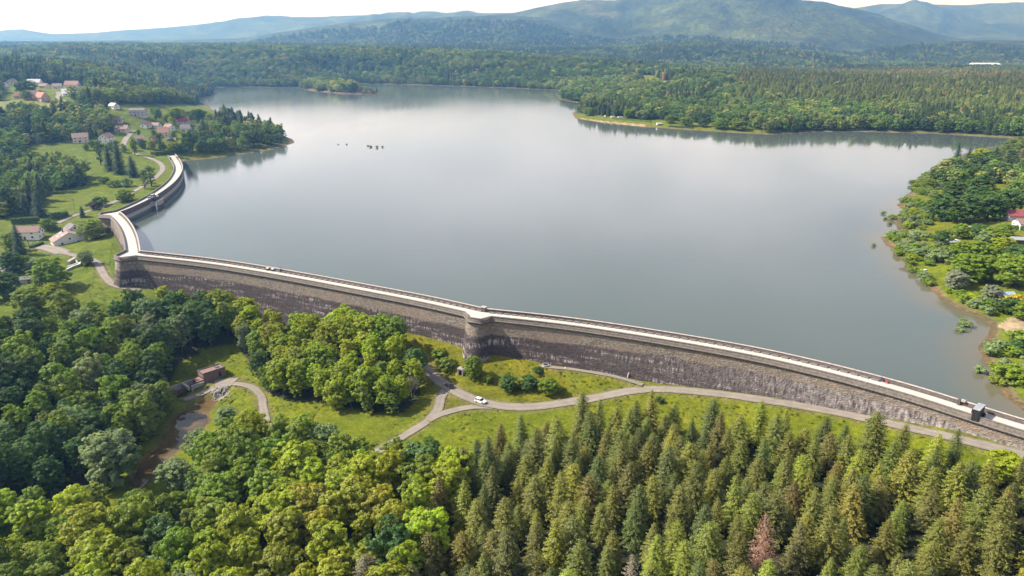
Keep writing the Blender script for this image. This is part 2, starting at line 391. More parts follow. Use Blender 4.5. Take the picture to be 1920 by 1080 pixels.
ctrl = []
def C(px, py, z): x, y = U(px, py, z); ctrl.append((x, y, z))
def CD(px, d, z): ctrl.append(((px - 960) / 1445 * d, d, z))
def offset(P, o):
    P = np.asarray(P); d = np.gradient(P, axis=0); d /= np.linalg.norm(d, axis=1)[:, None]
    return P + np.stack([-d[:, 1], d[:, 0]], 1) * o                     # left of travel = downstream
foot_line = offset(np.vstack(DAM[:2]), 6.0)
def foot(px, py):
    dx, dy, dz = ray(px, py); r = foot_line[:, 0] / foot_line[:, 1]
    i = int(np.argmin(abs(r - dx / dy))); y = foot_line[i, 1]
    ctrl.append((dx / dy * y, y, CZ + dz / dy * y))
for p in [(1920, 850), (1800, 813), (1650, 781), (1500, 753), (1400, 738), (1300, 725), (1200, 713), (1100, 694), (1000, 680), (915, 668), (830, 645), (760, 627)]: foot(*p)
for p in [(865, 690, -11.5), (862, 705, -13), (900, 752, -14), (840, 722, -13.5), (800, 695, -13), (815, 770, -15.2), (760, 815, -17), (720, 835, -18), (1000, 765, -13.6), (1100, 750, -12), (1200, 725, -9.6), (950, 700, -11.5), (1080, 720, -11),
          (1400, 746, -7), (1550, 767, -4.6), (1700, 797, -1.8), (1930, 856, 1.8), (650, 770, -18.5), (560, 790, -20), (500, 800, -21), (480, 740, -22), (395, 708, -23), (440, 715, -22.5), (340, 745, -24.5),
          (310, 800, -26), (380, 765, -25.5), (250, 900, -27), (420, 830, -22.5), (200, 800, -25), (300, 690, -22), (450, 660, -20),
          (232, 535, -7.5), (180, 560, -8.5), (60, 520, -9), (120, 447, -8), (190, 450, -4), (205, 415, -3), (140, 610, -11), (20, 640, -11), (100, 720, -17), (20, 850, -21),
          (300, 1000, -24), (100, 1050, -22), (550, 890, -19.5), (700, 900, -19), (850, 950, -16.5), (1000, 850, -15), (1300, 850, -11), (1600, 850, -6), (1850, 890, -1), (1200, 1050, -13), (1600, 1050, -9), (1900, 1050, -4), (600, 1060, -19),
          (150, 370, 0), (60, 390, -1), (215, 381, 1), (250, 352, 2), (290, 326, 3.5), (312, 300, 5), (100, 290, 10), (200, 264, 14), (150, 262, 15), (240, 266, 13), (300, 249, 14), (350, 243, 12), (255, 213, 30), (330, 215, 20), (220, 240, 20),
          (80, 197, 38), (30, 202, 38), (65, 186, 43), (150, 193, 41), (65, 164, 50), (135, 168, 49), (20, 162, 50), (10, 330, 6), (30, 290, 12), (480, 262, 3), (420, 268, 4), (430, 238, 5),
          (1850, 400, 4), (1910, 450, 5), (1900, 330, 5), (1880, 560, 2.2), (1905, 600, 1.4), (1910, 690, 1.6), (1915, 640, 1.2), (20, 480, -7), (0, 420, -3), (1780, 450, 2.5), (1760, 330, 2.5)]: C(*p)
for p in [(-150, 318, -13), (-120, 300, -18), (-95, 292, -17), (-70, 284, -12), (-55, 278, -9), (300, 400, 9), (200, 140, 7), (230, 230, 5), (260, 100, 8), (0, 60, -16), (-100, 60, -20), (120, 60, -6), (-200, 150, -16), (-260, 250, -8), (-330, 330, -5),
          (560, 920, 8), (760, 950, 9), (420, 960, 5), (650, 1250, 13), (1000, 1250, 14), (300, 1250, 12), (1100, 1800, 15), (600, 1800, 18), (300, 1700, 20), (480, 700, 10), (600, 600, 14), (420, 520, 9),
          (-800, 1200, 66), (-600, 1300, 34), (-450, 1050, 24), (-380, 900, 18), (-600, 900, 44), (-900, 900, 50), (-750, 650, 20), (-500, 600, 9), (-450, 430, -2), (-620, 430, 2)]: ctrl.append(p)
for p in [(-200, 2100, 78), (0, 2100, 75), (200, 2150, 74), (400, 2100, 72), (550, 2100, 70), (680, 2150, 76), (800, 2100, 66), (950, 2150, 58), (1100, 2100, 46), (1240, 2100, 20), (800, 1960, 40), (980, 1760, 24), (1130, 1800, 22), (1500, 2300, 12), (1900, 2300, 12),
          (0, 1750, 62), (300, 1750, 42), (500, 2000, 40), (0, 3000, 40), (700, 3000, 40), (1400, 3000, 4), (1900, 3000, 2), (2200, 2500, 14), (-400, 3000, 50), (960, 5000, 20), (0, 5000, 30), (2000, 5000, 10), (960, 9000, 10)]: CD(*p)
ctrl = np.array(ctrl)
_c = 14.0
_A = np.sqrt(((ctrl[:, None, :2] - ctrl[None, :, :2]) ** 2).sum(2) + _c * _c)
_n = len(ctrl)
_S = np.zeros((_n + 1, _n + 1)); _S[:_n, :_n] = _A - .25 * np.eye(_n); _S[:_n, _n] = 1; _S[_n, :_n] = 1
_w = np.linalg.solve(_S, np.r_[ctrl[:, 2], 0])
def rbf(x, y):
    r = np.full(x.shape, _w[_n])
    for (cx, cy_, _), w in zip(ctrl, _w): r += w * np.sqrt((x - cx) ** 2 + (y - cy_) ** 2 + _c * _c)
    return r

# far ridges: sky line of each, its distance, and how deep the flank in front of it is
def slope(py): dx, dy, dz = ray(960, py); return dz / dy
RIDGES = [(3500, 700, [(-400, 84), (0, 85), (500, 86), (800, 88), (900, 88), (1100, 95), (1250, 88), (1350, 88), (1450, 96), (1560, 104), (1650, 121), (2400, 125)]),
          (4300, 900, [(-400, 95), (1500, 120), (1600, 106), (1660, 90), (1750, 79), (1850, 75), (1920, 77), (2300, 72)]),
          (4700, 800, [(-400, 98), (700, 96), (900, 84), (1000, 74), (1080, 66), (1160, 72), (1240, 62), (1330, 66), (1420, 74), (1500, 70), (1580, 84), (1680, 100), (2300, 110)]),
          (5400, 900, [(-400, 95), (800, 80), (900, 56), (960, 46), (1040, 38), (1120, 46), (1200, 34), (1290, 40), (1370, 30), (1450, 36), (1540, 46), (1640, 66), (1760, 88), (2300, 100)]),
          (5000, 1300, [(-400, 80), (0, 78), (300, 75), (450, 71), (560, 55), (650, 42), (720, 37), (850, 33), (950, 26), (1010, 32), (1100, 60), (1300, 80), (2300, 95)]),
          (6200, 2300, [(-400, 95), (500, 85), (700, 62), (850, 44), (960, 24), (1000, 15), (1050, 6), (1090, 2), (1150, 1), (1200, -9), (1300, -10), (1440, 2), (1530, 8), (1585, 16), (1640, 29), (1700, 46), (1760, 64), (1830, 78), (2300, 95)]),
          (8500, 2600, [(-600, 62), (0, 59), (50, 55), (100, 63), (180, 61), (290, 53), (350, 47), (450, 37), (560, 32), (700, 28), (850, 25), (960, 23), (1100, 40), (2300, 80)]),
          (9800, 3000, [(-400, 90), (1300, 70), (1500, 36), (1585, 18), (1640, 10), (1700, 8), (1800, 10), (1850, 7), (1890, 5), (1940, 8), (2400, 2)])]
def far_hills(x, y, base):
    h = base; u = x / np.maximum(y, 1) * 1445 + 960
    rough = fbm(x, y, 900, 5); gul = 1 - 2 * abs(fbm(x + 5000, y, 1500, 5))
    for Y, Wd, sk in RIDGES:
        pxs, pys = zip(*sk)
        zc = CZ + Y * slope(np.interp(u, pxs, pys).astype(float))
        yy = y + 260 * fbm(x, y + 999, 1500, 3) * (Wd / 1500)
        t = np.where(yy < Y, sstep(Y - Wd, Y, yy) , 1 - .6 * sstep(Y, Y + Wd * 1.5, yy))
        f = np.clip((zc - base) * t, 0, None)
        env = t * (1 - t) * 4
        z = base + f * (1 + .62 * env * (gul * .55 + rough * .7 - .15) + .30 * env * fbm(x, y, 420, 4)) + 8 * rough * sstep(.05, .5, t) * (Wd / 2000)
        h = np.where(y > Y - Wd, np.maximum(h, z), h)
    return h

def H0(x, y):
    x = np.asarray(x, float); y = np.asarray(y, float)
    z = rbf(np.clip(x, -6000, 6000), np.clip(y, -300, 9000))
    z = np.where(y > 2500, far_hills(x, y, z), z)
    hill = sstep(900, 1500, np.hypot(x, y)) * (1 - sstep(2600, 3200, y))
    z = z + 19 * fbm(x, y, 480, 4) * hill + .45 * fbm(x, y, 23, 3)
    d, _ = segdist(x, y, SHORE)
    ins = inpoly(x, y, LAKE)
    rim = .45 + .05 * np.minimum(d, 12)
    k = sstep(0, 32 + 160 * sstep(900, 1500, y), d)
    near_dam = segdist(x, y, dam_line[::4])[0] < 12
    land = np.where(near_dam, z, rim * (1 - k) + z * k)
    land = np.where((d < 60) & ~near_dam & (y > 205), np.maximum(land, .3), land)
    bed = .3 - np.minimum(.12 * d, 9)
    h = np.where(ins, bed, land)
    di, _ = segdist(x, y, ISLE, True); ii = inpoly(x, y, ISLE)
    return np.where(ii, .4 + np.minimum(di * .3, 7), np.where(ins & (di < 12), np.maximum(h, -.1 * di - .1), h))

_ts = np.geomspace(90, 12000, 620)
def G(pts):
    """points where the rays through photo pixels meet the ground"""
    pts = np.asarray(pts, float)
    dx, dy, dz = ray(pts[:, 0], pts[:, 1]); L = np.sqrt(dx ** 2 + dy ** 2 + dz ** 2); dx, dy, dz = dx / L, dy / L, dz / L
    X = dx[:, None] * _ts; Y = dy[:, None] * _ts; Z = CZ + dz[:, None] * _ts
    D = Z - np.maximum(H0(X.ravel(), Y.ravel()).reshape(X.shape), -1e9)
    hit = D < 0; i = np.where(hit.any(1), hit.argmax(1), len(_ts) - 1); i = np.maximum(i, 1); r = np.arange(len(pts))
    a = D[r, i - 1]; b = D[r, i]; k = np.clip(a / (a - b + 1e-9), 0, 1); t = _ts[i - 1] + k * (_ts[i] - _ts[i - 1])
    return np.stack([dx * t, dy * t, CZ + dz * t], 1)

# ---- roads and tracks
ROADS = [('lower_road', 5.2, 'asphalt', [(1990, 874), (1920, 852), (1800, 823), (1650, 790), (1550, 769), (1450, 752), (1350, 738), (1260, 730), (1200, 729), (1130, 743), (1050, 757), (980, 765), (920, 759), (890, 750), (850, 732), (820, 711), (800, 694), (785, 676), (772, 655)]),
         ('fork_road', 3.6, 'asphalt', [(838, 728), (826, 745), (823, 760), (818, 773), (803, 788), (780, 804), (750, 822), (715, 842), (680, 862)]),
         ('link_road', 3.4, 'asphalt', [(925, 763), (895, 762), (868, 765), (845, 770), (818, 779), (803, 789)]),
         ('wall_path', 2.2, 'gravel', [(1205, 722), (1160, 707), (1120, 699), (1070, 692), (1010, 686)]),
         ('pond_track', 3.2, 'asphalt', [(503, 808), (497, 785), (493, 762), (490, 742), (478, 728), (455, 720), (425, 719), (400, 727), (380, 738), (345, 750)]),
         ('yard', 8.0, 'asphalt', [(440, 716), (418, 717), (402, 722)]),
         ('farm_lane', 4.0, 'asphalt', [(262, 544), (235, 540), (212, 534), (198, 522), (190, 506), (182, 492), (165, 483), (140, 479), (118, 474)]),
         ('farm_yard', 9.0, 'asphalt', [(118, 474), (98, 466), (72, 462)]),
         ('valley_road', 4.2, 'gravel', [(108, 419), (125, 410), (145, 402), (200, 386), (245, 363), (285, 339), (304, 322), (306, 312), (297, 303), (280, 296), (250, 287)]),
         ('village_road', 5.5, 'gravel', [(228, 278), (235, 262), (240, 255), (250, 245)]),
         ('hill_road', 5.5, 'gravel', [(160, 197), (135, 194), (115, 188), (107, 182), (112, 176), (108, 172)])]
_all = [p for r in ROADS for p in r[3]]
_g = G(_all); _i = 0; ROADW = []
for nm, wd, mt, pp in ROADS:
    g = _g[_i:_i + len(pp)]; _i += len(pp)
    c = smooth_curve(g, 1.5, 2); k = 3
    zz = np.convolve(np.pad(c[:, 2], k, 'edge'), np.ones(2 * k + 1) / (2 * k + 1), 'valid'); c[:, 2] = zz
    ROADW.append((nm, wd, mt, c))
# pond and outlet channel
POND_PX = [(425, 743), (408, 757), (392, 775), (396, 790), (380, 812), (348, 836), (316, 866), (288, 898), (262, 925), (240, 905), (258, 868), (292, 838), (312, 808), (326, 780), (352, 763), (385, 749)]
POND_Z = -25.6
POND = [U(px, py, POND_Z) for px, py in POND_PX]
CHAN = [U(px, py, -24.2) for px, py in [(384, 716), (364, 712), (318, 736), (338, 742), (362, 730)]]

def H(x, y):
    x = np.asarray(x, float); y = np.asarray(y, float); z = H0(x, y)
    best = np.full(x.shape, 1e9); bz = np.zeros(x.shape)
    for nm, wd, mt, c in ROADW:
        m = (x > c[:, 0].min() - 15) & (x < c[:, 0].max() + 15) & (y > c[:, 1].min() - 15) & (y < c[:, 1].max() + 15)
        if not m.any(): continue
        q = c[::3]; d, t = segdist(x[m], y[m], q[:, :2])
        rz = np.interp(t, np.arange(len(q)), q[:, 2]); e = d - wd / 2
        nearer = e < best[m]; best[m] = np.where(nearer, e, best[m]); bz[m] = np.where(nearer, rz, bz[m])
    k = 1 - sstep(.8, 5, best)
    z = z * (1 - k) + (bz - .12) * k
    m = (abs(x + 140) < 90) & (y > 180) & (y < 300)
    if m.any():
        d, _ = segdist(x[m], y[m], POND, True); ins = inpoly(x[m], y[m], POND)
        zz = z[m]; edge = np.maximum(zz, POND_Z + .25)
        k = sstep(0, 7, d)
        zz = np.where(ins, POND_Z + .25 - np.minimum(.25 * d, 1.5), np.minimum(edge, POND_Z + .25 + d * .9) * (1 - k) + edge * k)
        d, _ = segdist(x[m], y[m], CHAN, True); ic = inpoly(x[m], y[m], CHAN)
        z[m] = np.where(ic, np.minimum(zz, -25.8), zz)
    return z
def ground_z(x, y): return float(H(np.array([x], float), np.array([y], float))[0])

# ------------------------------------------------------------------ ground
WOODS = {  # where trunks stand, outlined on the photograph's ground
    'conifer': [(866, 890), (930, 856), (1050, 818), (1130, 822), (1200, 806), (1300, 820), (1380, 814), (1500, 826), (1600, 850), (1720, 872), (1820, 897), (1940, 915), (1990, 1300), (770, 1300), (800, 1010), (850, 950)],
    'lower': [(-80, 985), (140, 975), (205, 1000), (300, 1015), (372, 950), (398, 895), (445, 858), (560, 850), (640, 872), (720, 890), (800, 898), (872, 915), (845, 955), (800, 1010), (765, 1300), (-120, 1300)],
    'grove': [(500, 735), (530, 748), (620, 758), (700, 772), (760, 772), (788, 742), (783, 700), (755, 665), (700, 640), (560, 612), (440, 600), (300, 592), (300, 612), (440, 640), (475, 690)],
    'valley': [(-80, 645), (60, 635), (140, 622), (225, 615), (265, 600), (420, 600), (440, 640), (375, 660), (335, 680), (312, 728), (296, 785), (258, 835), (230, 880), (190, 915), (100, 945), (-80, 970)],
    'meadow_wood': [(-60, 300), (20, 300), (60, 312), (165, 332), (162, 346), (100, 362), (50, 395), (0, 412), (-60, 412)],
    'slope_wood': [(-60, 232), (0, 225), (90, 214), (160, 205), (210, 215), (214, 248), (190, 252), (110, 268), (60, 270), (40, 288), (-60, 296)],
}
FIELDS = [[(-60, 192), (0, 190), (40, 187), (110, 189), (160, 198), (150, 206), (100, 216), (30, 214), (-60, 208)],
          [(0, 112), (38, 112), (38, 122), (0, 126)],
          [(0, 158), (160, 158), (180, 190), (0, 188)],
          [(150, 200), (420, 200), (420, 230), (400, 300), (200, 300), (140, 262), (215, 240)],
          [(1185, 141), (1225, 141), (1262, 163), (1215, 163)],
          [(1078, 212), (1140, 218), (1250, 226), (1330, 232), (1400, 238), (1450, 252), (1330, 248), (1200, 240), (1080, 226)],
          [(255, 212), (330, 212), (330, 225), (240, 232)]]
SAND = [[(1868, 612), (1890, 597), (1935, 590), (1935, 632), (1905, 634), (1890, 622)], [(1705, 394), (1735, 398), (1735, 410), (1705, 404)], [(1690, 437), (1725, 430), (1728, 441), (1700, 446)],
        [(1085, 221), (1140, 228), (1210, 234), (1210, 238), (1130, 231), (1085, 224)], [(1215, 150), (1262, 152), (1262, 162), (1215, 162)]]

def build_ground():
    ang = np.radians(np.r_[np.linspace(-180, -52, 60, endpoint=False), np.linspace(-52, -40, 30, endpoint=False), np.linspace(-40, 40, 620, endpoint=False), np.linspace(40, 52, 30, endpoint=False), np.linspace(52, 180, 60)])
    rad = np.r_[[1, 20, 45, 65], np.geomspace(80, 480, 230, endpoint=False), np.geomspace(480, 2600, 200, endpoint=False), np.geomspace(2600, 24000, 150)]
    A, R = np.meshgrid(ang, rad, indexing='ij')
    x = (R * np.sin(A)).ravel(); y = (R * np.cos(A)).ravel()
    z = H(x, y)
    na, nr = len(ang), len(rad)
    i, j = np.meshgrid(np.arange(na - 1), np.arange(nr - 1), indexing='ij'); i = i.ravel(); j = j.ravel()
    f = np.stack([i * nr + j, i * nr + j + 1, (i + 1) * nr + j + 1, (i + 1) * nr + j], 1)
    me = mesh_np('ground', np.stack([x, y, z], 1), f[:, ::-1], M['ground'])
    # land cover
    px, py = project(x, y, z); front = y > 60
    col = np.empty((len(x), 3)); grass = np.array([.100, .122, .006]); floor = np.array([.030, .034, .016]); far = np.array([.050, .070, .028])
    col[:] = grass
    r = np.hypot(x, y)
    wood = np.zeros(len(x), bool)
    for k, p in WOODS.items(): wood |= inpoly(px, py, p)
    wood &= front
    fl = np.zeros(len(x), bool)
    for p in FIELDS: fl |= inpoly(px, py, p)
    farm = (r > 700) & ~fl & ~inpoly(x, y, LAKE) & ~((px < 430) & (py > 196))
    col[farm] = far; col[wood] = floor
    dry = np.clip(fbm(x, y, 30, 4) * .8 + .25, 0, 1)[:, None]
    g = ~(farm | wood)
    col[g] = (col * (1 - .35 * dry) + np.array([.135, .122, .018]) * .4 * dry)[g]
    lft = g & (x < -150); col[lft] = col[lft] * np.array([.80, .92, 1.05])
    bank = g & (x > -45) & (x < 20) & (y > 225) & (y < 275); col[bank] = col[bank] * np.array([1.05, .92, 1.0])
    hay = inpoly(px, py, FIELDS[0]) & front; col[hay] = (.16, .165, .05)
    d, _ = segdist(x, y, SHORE); ins = inpoly(x, y, LAKE)
    rim = (~ins) & (d < 2.6 + 2.5 * fbm(x, y, 18, 2)) & (r < 1400) & (y > 170); col[rim] = np.array([.135, .125, .055])
    lush = (~ins) & (d > 1.5) & (d < 14) & (x > 120) & (y > 190) & (y < 400); col[lush] = (.115, .145, .008)
    col[ins] = (.12, .085, .045)
    for p in SAND: col[inpoly(px, py, p) & front & ~ins] = (.32, .235, .155)
    pi = inpoly(x, y, POND); col[pi] = (.1, .07, .035)
    for nm_, w_, mt_, c_ in ROADW:
        d_, _ = segdist(x, y, c_[::4, :2]); e_ = (d_ < w_ / 2 + 1.6) & ~wood & (r < 700); col[e_] = col[e_] * .55 + np.array([.14, .115, .06]) * .45
    # far mountains: stands of conifer, broadleaf and cut clearings
    mt = (y > 2600) & ~fl; n1 = fbm(x, y, 700, 4); n2 = fbm(x + 3000, y, 160, 4); n3 = fbm(x, y + 7000, 350, 3)
    c = np.array([.032, .048, .026]) * (1 + .5 * n2[:, None])
    def lay(k, cc): return c * (1 - k[:, None]) + np.array(cc) * (1 + .35 * n2[:, None]) * k[:, None]
    c = lay(sstep(.0, .2, n1 + .3 * n2), (.052, .070, .028)); c = lay(sstep(.15, .35, -n1 - .3 * n2), (.026, .042, .026))
    c = lay(.25 * sstep(.44, .50, n3 + .4 * n2), (.11, .125, .05)); c = lay(.18 * sstep(.50, .54, -n3 + .4 * n2), (.17, .135, .10))
    col[mt] = c[mt]
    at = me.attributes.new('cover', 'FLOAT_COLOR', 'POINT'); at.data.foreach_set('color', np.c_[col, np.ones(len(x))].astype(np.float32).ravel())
    me.polygons.foreach_set('use_smooth', np.ones(len(f), bool))
    o = link('ground', me); tag(o, kind='structure'); return o
build_ground()

def build_lake():
    from mathutils.geometry import delaunay_2d_cdt
    P = [Vector(p) for p in LAKE]; n = len(P)
    L = np.array(LAKE)
    gx, gy = np.meshgrid(np.arange(60, 330, 5.), np.arange(160, 560, 5.)); gx = gx.ravel(); gy = gy.ravel()
    d, _ = segdist(gx, gy, SHORE); d2, _ = segdist(gx, gy, dam_line[::4]); k = inpoly(gx, gy, LAKE) & (d > 1.5) & (d < 75) & (d2 > 3)
    hx, hy = np.meshgrid(np.arange(-650, 700, 45.), np.arange(200, 1850, 45.)); hx = hx.ravel(); hy = hy.ravel()
    e, _ = segdist(hx, hy, LAKE[::2], True); kk = inpoly(hx, hy, LAKE) & (e > 8)
    V = P + [Vector(p) for p in zip(gx[k], gy[k])] + [Vector(p) for p in zip(hx[kk], hy[kk])]
    v, e_, f, *_r = delaunay_2d_cdt(V, [(i, (i + 1) % n) for i in range(n)], [], 1, 1e-4)
    me = bpy.data.meshes.new('lake'); me.from_pydata([(a.x, a.y, 0) for a in v], [], [tuple(t) for t in f]); me.update()
    va = np.array([(a.x, a.y) for a in v]); ds, _ = segdist(va[:, 0], va[:, 1], SHORE)
    ds = np.where((va[:, 0] > 120) & (va[:, 1] < 520), ds * .13 + .25 * fbm(va[:, 0], va[:, 1], 14, 3), ds * .5 + 3)
    at = me.attributes.new('depth', 'FLOAT', 'POINT'); at.data.foreach_set('value', ds.astype(np.float32))
    me.materials.append(M['lake'])
    if me.polygons[0].normal.z < 0: me.flip_normals()
    tag(link('lake', me), kind='structure')
    pm = MB().poly([(x, y, POND_Z) for x, y in POND]); o = pm.build('pond', M['pond']); tag(o, kind='structure')
    if o.data.polygons[0].normal.z < 0: o.data.flip_normals()
build_lake()

def strip(line, w, lift, uvs=False):
    line = np.asarray(line); d = np.gradient(line[:, :2], axis=0); d /= np.linalg.norm(d, axis=1)[:, None] + 1e-9
    nn = np.stack([-d[:, 1], d[:, 0]], 1); s = np.r_[0, np.cumsum(np.linalg.norm(np.diff(line[:, :2], axis=0), axis=1))]
    wob = w / 2 + .22 * fbm(s, s * 0, 6, 2); wob2 = w / 2 + .22 * fbm(s + 500, s * 0, 6, 2)
    a = np.c_[line[:, :2] + nn * wob[:, None], line[:, 2] + lift]; b = np.c_[line[:, :2] - nn * wob2[:, None], line[:, 2] + lift]
    v = np.empty((2 * len(line), 3)); v[0::2] = a; v[1::2] = b
    i = np.arange(len(line) - 1)
    global _uv
    _uv = np.empty((2 * len(line), 2)); _uv[0::2, 0] = s; _uv[1::2, 0] = s; _uv[0::2, 1] = 1; _uv[1::2, 1] = -1
    return v, np.stack([2 * i, 2 * i + 1, 2 * i + 3, 2 * i + 2], 1)
for ri, (nm, wd, mt, c) in enumerate(ROADW):
    v, f = strip(c, wd, .06 + .008 * ri); tag(link(nm, mesh_np(nm, v, f, M[mt], _uv)), kind='structure')

# ------------------------------------------------------------------ dam
def miter(P):
    P = np.asarray(P, float); d = np.diff(P, axis=0); d /= np.linalg.norm(d, axis=1)[:, None]
    d0 = np.vstack([d[:1], d]); d1 = np.vstack([d, d[-1:]])
    n0 = np.stack([-d0[:, 1], d0[:, 0]], 1); n1 = np.stack([-d1[:, 1], d1[:, 0]], 1)
    b = n0 + n1; b /= np.linalg.norm(b, axis=1)[:, None]
    return b / np.maximum((b * n0).sum(1), .4)[:, None]
def sweep(name, P, prof, mat, parent, closed=True, lift=None):
    """profile (o, z) carried along P"""
    P = np.asarray(P); nn = miter(P); k = len(prof); n = len(P)
    s = np.r_[0, np.cumsum(np.linalg.norm(np.diff(P, axis=0), axis=1))]
    v = np.empty((n, k, 3)); uv = np.empty((n, k, 2))
    for j, (o, z) in enumerate(prof):
        v[:, j, :2] = P + nn * o; v[:, j, 2] = z; uv[:, j, 0] = s; uv[:, j, 1] = z
    i, j = np.meshgrid(np.arange(n - 1), np.arange(k if closed else k - 1), indexing='ij'); i = i.ravel(); j = j.ravel(); j2 = (j + 1) % k
    f = np.stack([i * k + j, i * k + j2, (i + 1) * k + j2, (i + 1) * k + j], 1)
    return link(name, mesh_np(name, v.reshape(-1, 3), f, mat, uv.reshape(-1, 2)), parent)

dam = empty('dam', (0, 0, 0)); tag(dam, 'long curved masonry dam with a pale road along its crest holding back the lake', 'dam')
D_S = np.r_[0, np.cumsum(np.linalg.norm(np.diff(dam_line, axis=0), axis=1))]
bat = lambda z: 3.35 + .085 * (4.9 - z) + .0036 * (4.9 - z) ** 2
zs = [4.9, 3, 1, -1, -3.5, -6, -9, -13, -18, -25, -34]
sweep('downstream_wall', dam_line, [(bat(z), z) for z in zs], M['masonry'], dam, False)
sweep('upstream_wall', dam_line, [(-3.5, -11), (-3.5, 2.1), (-3.32, 2.14), (-3.32, 5.98)], M['upface'], dam, False)
sweep('roadway', dam_line, [(3.1, 6.0), (0, 6.05), (-3.1, 6.0)], M['crest_road'], dam, False)
sweep('parapet', dam_line, [(-3.42, 4.4), (-3.42, 7.35), (-2.92, 7.35), (-2.92, 5.9)], M['dark_stone'], dam, False)
sweep('coping', dam_line, [(-3.56, 7.351), (-3.56, 7.52), (-2.80, 7.52), (-2.80, 7.351)], M['coping'], dam)
# crest edge on the downstream side steps out round each buttress
junc = [len(DAM[0]) - 1, len(DAM[0]) + len(DAM[1]) - 2, len(DAM[0]) + len(DAM[1]) + len(DAM[2]) - 3]
NN = miter(dam_line)
edge = []; i = 0; BUT = []
halves = [(5.6, 2.5, 6.8), (6.2, 3.0, 7.6), (6.0, 3.0, 7.4)]; HR = [3.1, 3.9, 6.0]
while i < len(dam_line):
    hit = None
    for q, jx in enumerate(junc):
        if -HR[q] < D_S[i] - D_S[jx] < halves[q][0]: hit = q
    if hit is None: edge.append(dam_line[i] + NN[i] * 3.2); i += 1; continue
    jx = junc[hit]; hw, fw, pr = halves[hit]; nb = NN[jx] / np.linalg.norm(NN[jx]); tb = np.array([nb[1], -nb[0]]); J = dam_line[jx]
    a = edge[-1]
    while i < len(dam_line) and -HR[hit] < D_S[i] - D_S[jx] < hw: i += 1
    b = dam_line[i] + NN[i] * 3.2
    f0 = J + nb * pr - tb * fw; f1 = J + nb * pr + tb * fw
    edge += [f0, f1]; BUT.append((J, nb, tb, a, f0, f1, b, fw, pr))
edge = np.array(edge)
E2 = resample(edge, .75) if False else edge
sweep('parapet', edge, [(-.28, 5.9), (-.28, 6.95), (.28, 6.95), (.28, 5.3)], M['cornice'], dam, False)
sweep('coping', edge, [(-.36, 6.951), (-.36, 7.08), (.36, 7.08), (.36, 6.951)], M['cornice'], dam)
sweep('cornice', edge, [(-.2, 4.9), (.34, 4.9), (.72, 5.15), (.72, 5.45), (.29, 5.62)], M['cornice'], dam, False)
cor = MB(); Ec = resample(edge, 1.0); dE = np.gradient(Ec, axis=0); dE /= np.linalg.norm(dE, axis=1)[:, None]
for p, t in zip(Ec, dE):
    n = np.array([-t[1], t[0]])
    q = lambda a, o: (p[0] + t[0] * a + n[0] * o, p[1] + t[1] * a + n[1] * o)
    b = [(*q(-.24, .05), 4.35), (*q(.24, .05), 4.35), (*q(.24, .30), 4.5), (*q(-.24, .30), 4.5)]
    tp = [(*q(-.24, .05), 5.0), (*q(.24, .05), 5.0), (*q(.24, .66), 5.08), (*q(-.24, .66), 5.08)]
    cor.hexa(b, tp)
o = cor.build('corbel', M['cornice'], dam); o['kind'] = 'stuff'
for q, (J, nb, tb, a, f0, f1, b, fw, pr) in enumerate(BUT):
    # battered buttress: rings from the crest down
    base = empty('buttress'); base.parent = dam
    rings = []
    def ring(z):
        k = (4.92 - z); g = .155 * k + .004 * k * k
        A = a - nb * .6 - tb * g * .55 + nb * g * .5; B = b - nb * .6 + tb * g * .55 + nb * g * .5
        return [A, f0 + nb * g - tb * g * .28, f1 + nb * g + tb * g * .28, B]
    zz = [4.92, 2, 0, -3, -7, -12, -20]
    V = []; UV = []; s0 = D_S[junc[q]]
    for z in zz:
        r = ring(z); L = 0
        for m_, p in enumerate(r):
            if m_: L += np.linalg.norm(r[m_] - r[m_ - 1])
            V.append((p[0], p[1], z)); UV.append((s0 + L - 8, z))
    Fq = []
    for u in range(len(zz) - 1):
        for m_ in range(3): Fq.append((u * 4 + m_, (u + 1) * 4 + m_, (u + 1) * 4 + m_ + 1, u * 4 + m_ + 1))
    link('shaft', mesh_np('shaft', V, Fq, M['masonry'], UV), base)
    pl = MB().poly([(*(p), 5.99) for p in (a - nb * .4 , f0 - nb * .1, f1 - nb * .1, b - nb * .4)]); pl.build('platform', M['crest_road'], base)
# stone blocks standing in a row along the upstream parapet
bm = MB().box(-1.12, 1.12, -.36, .36, 0, .46, (.04, .04, .04, .04)); first = None
stop = D_S[-1] * .985; s = 62.0
while s < stop:
    k = np.searchsorted(D_S, s); k = min(k, len(dam_line) - 2)
    if min(abs(s - D_S[j]) for j in junc) > 2.5:
        t = dam_line[k + 1] - dam_line[k - 1]; t /= np.linalg.norm(t); n = np.array([-t[1], t[0]]); p = dam_line[k - 1] + t * (s - D_S[k - 1]) - n * 2.42
        if first is None: o = bm.build('stone_block', M['bench'], dam); first = o
        else: o = link('stone_block', first.data, dam)
        o.location = (p[0], p[1], 6.02); o.rotation_euler = (0, 0, math.atan2(t[1], t[0]))
    s += 3.05

